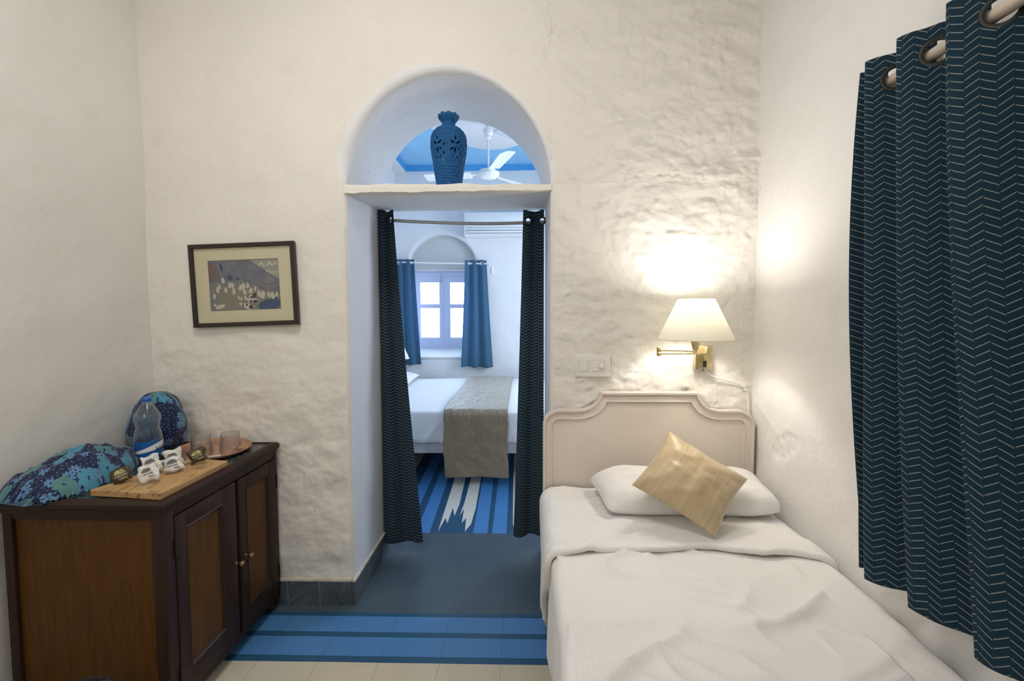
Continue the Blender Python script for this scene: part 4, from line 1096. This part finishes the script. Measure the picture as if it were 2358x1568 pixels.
def single_bed():
    t = thing('single_bed', 'single bed with a pale scalloped headboard beside the doorway', 'bed', (.58, -1.0, 0))
    def P(mb, name, mat, **k): return reparent(mb.build(name, mat, **k), t)
    o = headboard_outline(); yb, yf = -.018, -.050
    lv = [(0, yb), (0, yf-.006), (.002, yf-.009), (.010, yf-.009), (.0125, yf-.006), (.0135, yf), (.040, yf), (.0425, yf-.003), (.045, yf+.004), (.047, yf+.006)]
    R = []
    for d, y in lv:
        q = offset_poly(o, d) if d else o
        if d:
            zc = 1.047-d; q = [list(p) for p in q]
            for side in (1, -1):
                ids = [k for k in range(len(q)) if (q[k][0]-.578)*side > 0 and o[k][1] > .97]
                lo_ = [k for k in ids if q[k][1] < zc-1e-6]; hi = [k for k in ids if k not in lo_]
                b_ = max(lo_, key=lambda k: o[k][1]); a_ = min(hi, key=lambda k: o[k][1])
                tt = (zc-q[b_][1])/max(1e-6, q[a_][1]-q[b_][1]) if q[a_][1] > zc else 1
                xx = lerp(q[b_][0], q[a_][0], min(1, max(0, tt)))
                for k in hi: q[k] = [xx, zc]
            q = [tuple(p) for p in q]
        R.append([(x, y, z) for x, z in q]+[(q[0][0], y, q[0][1])])
    mb = MB(); mb.grid(R); n = len(o)
    bm = bmesh.new(); vs = [bm.verts.new(p) for p in R[-1][:n]]; f = bm.faces.new(vs); bmesh.ops.triangulate(bm, faces=[f]); mb.bm(bm)
    bm = bmesh.new(); vs = [bm.verts.new(p) for p in R[0][:n]]; f = bm.faces.new(vs); bmesh.ops.triangulate(bm, faces=[f]); mb.bm(bm)
    P(mb, 'headboard', 'headboard', auto=25, weld=.00005)
    P(MB().box(.115, -2.02, .20, .14, -.052, .33, .004), 'side_rail', 'headboard'); P(MB().box(1.02, -2.02, .20, 1.045, -.052, .33, .004), 'side_rail', 'headboard')
    P(MB().box(.115, -2.05, .03, 1.045, -2.02, .40, .004), 'footboard', 'headboard')
    for x in (.128, 1.03):
        for y in (-.135, -1.98):
            P(MB().lathe([(0, 0), (.024, 0), (.030, .008), (.031, .095), (.027, .104), (.034, .112), (.034, .128), (.026, .136), (.026, .21), (0, .21)], 24, (x, y, 0)), 'leg', 'headboard')
    P(MB().box(.125, -2.0, .33, 1.038, -.055, .545, .03), 'mattress', 'sheet_far')
single_bed()

def bed_section(q, xl, xr, zt, zbot, r, out=0):
    """Cross-section across the bed: q 0..1 from the hanging left hem over the top to the right wall. Returns x, z and arc length."""
    Ls = zt-r-zbot; La = r*math.pi/2; Lt = (xr-xl)-2*r; Lr = .10
    T = Ls+La+Lt+La+Lr; s = q*T
    if s < Ls: return xl, zbot+s, s, -1, 0
    s1 = s-Ls
    if s1 < La: a = s1/r; return xl+r-r*math.cos(a), zt-r+r*math.sin(a), s, -math.cos(a), math.sin(a)
    s2 = s1-La
    if s2 < Lt: return xl+r+s2, zt, s, 0, 1
    s3 = s2-Lt
    if s3 < La: a = s3/r; return xr-r+r*math.sin(a), zt-r+r*math.cos(a), s, math.sin(a), math.cos(a)
    return xr, zt-r-(s3-La), s, 1, 0
def wr(x, y, k):
    # soft long wrinkles
    a = fr(x*1.6+k, y*1.3, 2+k, 2)*.012
    b = 1-abs(fr(x*1.1+y*.9+k, y*4.2-x*2.0, 5+k, 2))*2.4; b = max(0, b)**3*.021*(.3+sstep(-.3, .3, fr(x*2, y*2, 11+k, 1)))
    c = 1-abs(fr(x*2.4-y*1.5+1, y*6.0+x*4.5, 9+k, 2))*2.6; c = max(0, c)**3*.012*sstep(-.2, .3, fr(x*3, y*3, 17+k, 1))
    return a+b+c
def bedspread():
    t = thing('bedspread', 'white satin striped bedspread with turned down top on the single bed', 'bedding', (.58, -1.0, .56))
    mb = MB(); NQ, NY = 190, 170; P, U = [], []
    for i in range(NQ+1):
        q = i/NQ; row, ur = [], []
        for j in range(NY+1):
            y = lerp(-.50, -2.06, j/NY)
            x, z, s, nx, nz = bed_section(q, .098, 1.052, .572-.022*sstep(-.5, -1.2, y), .17, .045)
            w = wr(x, y, 0)*(.25+.75*abs(nz) if x < .9 else .25*1)
            if nx < -.5: w = .010*fr(y*5, z*1.2, 4, 2)+.006*math.sin(y*21+z*3)*(1-sstep(.2, .55, z)); 
            row.append((x+nx*w, y, z+nz*w)); ur.append((s, y))
        P.append(row); U.append(ur)
    mb.grid(P, U); o = mb.build('cover', 'sheet', auto=0); reparent(o, t)
    mb = MB(); P, U = [], []; NY = 90
    for i in range(NQ+1):
        q = i/NQ; row, ur = [], []
        x0, z0, s0, nx0, nz0 = bed_section(q, .088, 1.056, .590, .135, .06)
        ye = -.565-.018*math.sin(x0*7.5+.5)-.012*math.sin(x0*17)
        if x0 > .9: ye -= .05*sstep(.9, 1.06, x0)
        if nx0 < -.3 or x0 < .13: ye = -.590+.30*sstep(.56, .12, z0)
        for j in range(NY+1):
            tt = j/NY
            if tt < .84: y = lerp(-.062, ye+.004, tt/.84); h = 0.0
            else:
                a = (tt-.84)/.16*math.pi; y = ye+.004-.013*math.sin(a); h = -.0125*(1-math.cos(a))
                if a > math.pi*.99: y = ye+.02
            zt_ = .588+.014*sstep(-.3, -.08, y)
            x, z, s, nx, nz = bed_section(q, .088, 1.056, zt_, .135, .06)
            w = wr(x*1.3, y*1.6, 3)*.55*(.3+.7*abs(nz))+.004
            if nx < -.5: w += .010*fr(y*6, z*1.5, 1, 2)+.006*math.sin(y*26)*(1-sstep(.2, .55, z))
            # a tuck in the folded edge
            w -= .008*math.exp(-((x-.40)/.018)**2)*sstep(ye+.16, ye, y)
            row.append((x+nx*(w+h), y, z+nz*(w+h))); ur.append((s*1.0, y))
        P.append(row); U.append(ur)
    mb.grid(P, U); reparent(mb.build('turned_down_sheet', 'sheet', auto=0), t)
bedspread()

def pillow(name, label, C, pf, pb, mat, k=.06, seed=0, N=56, cat='pillow', kv=None, wrk=.004, uvs=(.4, .3), ex=2.4, pw=.62, cr=.015):
    A, B, C2, D = [Vector(c) for c in C]    # A..D: corners in order, A-B one short side
    nrm = (C2-A).cross(D-B).normalized()
    if nrm.y > 0: nrm = -nrm
    kv = k if kv is None else kv
    F, Bk, U = [], [], []
    for i in range(N+1):
        f, b, ur = [], [], []
        for j in range(N+1):
            u, v = math.sin((i/N-.5)*math.pi), math.sin((j/N-.5)*math.pi)
            uu = u*(1-k*(1-v*v))*(1-cr*abs(v)**5*u*u); vv = v*(1-kv*(1-u*u))*(1-cr*abs(u)**5*v*v); a_, b_ = (uu+1)/2, (vv+1)/2
            p = A.lerp(B, b_).lerp(D.lerp(C2, b_), a_)
            e = max(0, 1-abs(u)**ex)**pw*max(0, 1-abs(v)**ex)**pw
            w = wrk*fr(u*2.4+seed, v*2.4, seed, 3)+wrk*.7*math.sin(9*math.atan2(v, u)+seed)*max(0, (abs(u*v)-.15))*2
            w *= e**.5
            f.append(p+nrm*(pf*e+w)); b.append(p-nrm*(pb*e-w*.3)); ur.append(((u+1)/2*uvs[0], (v+1)/2*uvs[1]))
        F.append(f); Bk.append(b); U.append(ur)
    mb = MB(); mb.grid(F, U); mb.grid(Bk, U)
    o = mb.build(name, mat, auto=0, weld=.00005)
    return tag(o, label, cat)
def set_up_normal(C):
    return C
pillow('pillow', 'white striped pillow lying against the pale headboard', [(.285, -.085, .672), (.330, -.365, .625), (1.035, -.375, .628), (1.052, -.095, .672)], .088, .045, 'sheet', k=.05, kv=.09, seed=2, wrk=.010, uvs=(.7, .45), ex=4.2, pw=.5, cr=.09)
pillow('cushion', 'gold silk cushion standing on one corner against the white pillow', [(.600, -.262, .925), (.416, -.405, .750), (.690, -.530, .607), (.868, -.390, .770)], .066, .045, 'silk', k=.085, kv=.06, seed=4, wrk=.007, uvs=(.38, .28), cat='cushion')

# ------------------------------------------------------------------ vase
def vase():
    t = thing('vase', 'dark blue carved pottery vase with frilled rim on the shelf in the arch', 'vase', (-.357, .15, 2.013), 0)
    H = .360
    zr = [0, .012, .045, .09, .14, .18, .205, .235, .258, .274, .288, .298, .304, .309, .320, .332, .345, .360]
    rr_ = [.057, .060, .065, .072, .079, .086, .0885, .0885, .084, .075, .062, .047, .037, .0325, .032, .040, .0505, .049]
    NA, NZ = 260, 210; P = []
    leaves = []
    rl = random.Random(3)
    for s in range(6):
        a0 = s*math.pi/3
        for da, z, L, Wd, rot in ((0, .225, .020, .006, .0), (-.17, .205, .022, .0075, .9), (.17, .205, .022, .0075, -.9), (0, .168, .026, .0075, 0), (-.20, .172, .018, .006, -.8), (.22, .175, .018, .006, .8), (-.13, .140, .016, .005, .7), (.14, .138, .016, .005, -.7), (.36, .155, .020, .005, .5), (.40, .192, .015, .005, -.3), (.30, .125, .012, .004, .4)):
            leaves.append((a0+da, z, L/2*1.25, Wd/2*1.25, rot))
    for i in range(NA+1):
        a = 2*math.pi*(i % NA)/NA; row = []
        for k in range(NZ+1):
            z = H*k/NZ; r = interp(zr, rr_, z)
            if z < .10 or .238 < z < .300: r += .0016*math.sin(z*2*math.pi/.0135)
            if z > .318: r *= 1+.035*math.cos(a*9)*sstep(.318, .345, z); z2 = z-.0022*(1-math.cos(a*9))*sstep(.335, .36, z)
            else: z2 = z
            if .115 < z < .236: r += .0022*fr(math.cos(a)*9, math.sin(a)*9, z*90, 3)
            row.append((r*math.cos(a), r*math.sin(a), z2))
        P.append(row)
    def keep(i, k):
        a = 2*math.pi*(i+.5)/NA; z = H*(k+.5)/NZ
        if not (.105 < z < .245): return True
        for la, lz, L, Wd, rot in leaves:
            da = (a-la+math.pi) % (2*math.pi)-math.pi
            if abs(da) > .4: continue
            x, y = da*.08, z-lz; c, s = math.cos(rot), math.sin(rot); p, q = x*c+y*s, -x*s+y*c
            if abs(q) < L and abs(p) < Wd*(1-(q/L)**2): return False
        return True
    mb = MB(); mb.grid(P, keep=keep); mb.lathe([(0, .002), (.055, .002)], 60)
    o = mb.build('body', plain('blue_pottery', (.014, .098, .265), .75, 0, .25, nscale=60, namp=.08, bump=.25), t, auto=0, weld=.00003)
    so = o.modifiers.new('thick', 'SOLIDIFY'); so.thickness = .005; so.offset = -1
vase()

# ------------------------------------------------------------------ far room things
def far_bed():
    t = thing('bed', 'white made bed standing under the window of the far room', 'bed', (-.5, 2.5, 0))
    def P(mb, name, mat, **k): return reparent(mb.build(name, mat, **k), t)
    P(MB().box(-1.60, 1.60, .25, .50, 3.55, .365, .006), 'bed_base', 'bed_base')
    for x in (-1.55, .42):
        for y in (1.75, 3.45): P(MB().box(x-.03, y-.03, 0, x+.03, y+.03, .25, .003), 'leg', 'wood_dark')
    P(MB().box(-1.60, 1.60, .365, .49, 3.55, .58, .05), 'mattress', 'sheet_far')
    s = thing('bed_sheet', 'smooth white sheet tucked over the far bed', 'bedding', (-.5, 2.5, .6))
    mb = MB(); NX, P_, U = 140, [], []
    prof = [(1.592, .345)]+[(1.578, z) for z in [lerp(.37, .545, k/14) for k in range(15)]]+[(1.60-.022*math.cos(a)+.0, .56+.04*math.sin(a)) for a in [math.pi/2*k/6 for k in range(1, 7)]]+[(lerp(1.64, 3.56, k/40), .602) for k in range(41)]+[(3.60, .585), (3.61, .40)]
    for i in range(NX+1):
        x = lerp(-1.608, .505, i/NX); row, ur = [], []
        for k, (y, z) in enumerate(prof):
            yy, zz = y, z
            if z < .56 and y < 2:
                f = sstep(.56, .37, z); q = 1-abs(fr(x*6-z*7, z*4, 3, 2))*2.2; yy -= (.006+.028*f*max(0, q)**2+.010*f*fr(x*3, z*3, 1)); yy = min(yy, 1.592)
            elif z > .58: zz += .010*fr(x*1.3, y*1.3, 2, 2)
            row.append((x, yy, zz)); ur.append((x, k*.02))
        P_.append(row); U.append(ur)
    mb.grid(P_, U); reparent(mb.build('sheet', 'sheet_far', auto=0), s)
    # bed runner
    r = thing('bed_runner', 'taupe quilted runner laid across the far bed and hanging to the floor', 'bedding', (-.4, 2.5, .6))
    mb = MB(); P_, U = [], []; NX = 60
    pr = [(1.545, lerp(.075, .54, k/46)) for k in range(47)]+[(1.585-.040*math.cos(a), .565+.05*math.sin(a)) for a in [math.pi/2*k/6 for k in range(1, 7)]]+[(lerp(1.62, 3.57, k/70), .617) for k in range(71)]+[(3.63, .60), (3.64, .40)]
    L = [0.0]
    for a, b in zip(pr, pr[1:]): L.append(L[-1]+math.hypot(a[0]-b[0], a[1]-b[1]))
    for i in range(NX+1):
        u = i/NX; row, ur = [], []
        for k, (y, z) in enumerate(pr):
            x = lerp(-.640, -.115, u)
            if z < .54 and y < 2: x += .015*(.54-z)*(1-u)+.006*math.sin(z*14)
            hb = 0
            e = .0035*fr(x*12, L[k]*12, 4, 4)+.0035*max(0, 1-abs(fr(x*9+L[k]*2, L[k]*6, 7, 2))*3)
            e *= 1.6
            if z > .6: row.append((x, y, z+e+.003))
            else: row.append((x, y-e-.014*math.sin(u*7+1)*sstep(.5, .1, z)-.01, z+(.008*fr(u*6, 1, 1) if k == 0 else 0)))
            ur.append((u*.55, L[k]))
        P_.append(row); U.append(ur)
    mb.grid(P_, U); o = mb.build('quilt', 'quilt', auto=0); reparent(o, r)
    so = o.modifiers.new('thick', 'SOLIDIFY'); so.thickness = .010; so.offset = 1
    pillow('pillow', 'white pillow at the head of the far bed, half hidden by the dark door curtain', [(-1.59, 3.50, .72), (-1.58, 2.85, .67), (-1.26, 2.90, .635), (-1.28, 3.52, .65)], .05, .02, 'sheet_far', seed=9)
far_bed()
def far_lamp():
    t = thing('wall_lamp', 'white cone shade of the lamp beside the far bed, peeping past the door curtain', 'lamp', (-1.405, 3.0, .99))
    OX = -.215
    MB().lathe([(.124, -.085), (.05, .09), (.048, .09), (.122, -.085), (.124, -.085)], 48).build('shade', plain('white_shade', (.85, .84, .83), .8), t, auto=60)
    MB().tube([(0, 0, .02), (0, 0, -.11), (OX+.015, 0, -.13)], .007, 10).build('arm', 'brass', t)
    MB().box(OX, -.03, -.19, OX+.014, .03, -.08, .003).build('wall_plate', 'brass', t)
far_lamp()
def ac():
    t = thing('air_conditioner', 'white split air conditioner high on the far room wall', 'air conditioner', (-.25, 3.64, 2.52))
    prof = [(.11, -.14), (-.05, -.148), (-.085, -.135), (-.100, -.115), (-.112, -.09), (-.116, -.05), (-.116, .10), (-.108, .135), (-.08, .15), (.11, .15)]
    mb = MB(); R = [[(x, y, z) for y, z in prof]+[(x, .11, -.14)] for x in (-.465, -.455, .445, .455)]
    for r, s1 in ((R[0], .93), (R[3], .93)):
        for k in range(len(r)): r[k] = (r[k][0], r[k][1]*s1+.008, r[k][2]*s1)
    mb.grid(R); mb.add(R[0][:-1], [tuple(range(len(prof)))]); mb.add(R[-1][:-1], [tuple(range(len(prof)))])
    mb.build('casing', 'ac_white', t, auto=30)
    MB().box(-.445, -.119, -.045, .44, -.112, .105, .002).build('front_panel', 'ac_white', t)
    for z, dz in ((-.062, .0), (-.098, 0)):
        MB().box(-.43, -.122, z-.016, .43, -.106, z+.010, .003).build('louvre', 'ac_white', t)
    g = MB()
    for z in (-.0475, -.081, -.118): g.box(-.435, -.1165, z-.002, .435, -.1085, z+.002)
    g.build('air_slot', plain('slot_grey', (.16, .17, .18), .6), t, smooth=False)
ac()
def fan():
    t = thing('ceiling_fan', 'white three-bladed ceiling fan seen through the arch behind the vase', 'ceiling fan', (-.328, 2.43, 2.785))
    w = 'paint_white'
    MB().lathe([(0, -.045), (.05, -.045), (.085, -.035), (.108, -.010), (.108, .012), (.085, .03), (.04, .038), (.018, .042), (0, .043)], 40).build('motor', w, t)
    MB().tube([(0, 0, .03), (0, 0, .46)], .0085, 12).build('down_rod', w, t)
    MB().lathe([(0, .33), (.012, .33), (.030, .345), (.030, .365), (.044, .378), (.048, .42), (.044, .428), (.012, .43), (0, .43)], 32).build('canopy', w, t)
    MB().torus((0, 0, .475), (0, 1, 0), .018, .006, 20, 8).build('hanging_hook', 'steel', t)
    MB().tube([(.03, 0, .415), (.06, -.005, .41), (.11, -.01, .425), (.15, -.01, .428), (.17, 0, .51)], .003, 6).build('wire', plain('grey_wire', (.25, .25, .27), .6), t)
    for ang in (49, -71, 172):
        a = math.radians(ang); R = Matrix.Rotation(a, 4, 'Z')@Matrix.Rotation(math.radians(11), 4, 'X')
        mb = MB(); P = []
        for i in range(25):
            s = i/24; x = lerp(.17, .66, s); hw = lerp(.060, .076, s)*(1 if s < .93 else math.sqrt(max(.02, 1-((s-.93)/.07)**2*.75)))
            P.append([tuple(R@Vector((x, lerp(-hw, hw, j/8), -.008*((j/4-1)**2)))) for j in range(9)])
        mb.grid(P); b = mb.build('blade', w, t, auto=0); so = b.modifiers.new('thick', 'SOLIDIFY'); so.thickness = .003
        c = MB(); c.box(.07, -.018, -.006, .20, .018, -.001, .001, mat=None); c.v = [tuple(R@Vector(v)) for v in c.v]; c.build('blade_bracket', w, b)
fan()
tag(MB().box(-.395, 3.742, 1.925, -.36, 3.765, 2.02, .003).build('junction_box', 'paint_white'), 'small white box on the far wall right of the blue curtain', 'junction box')
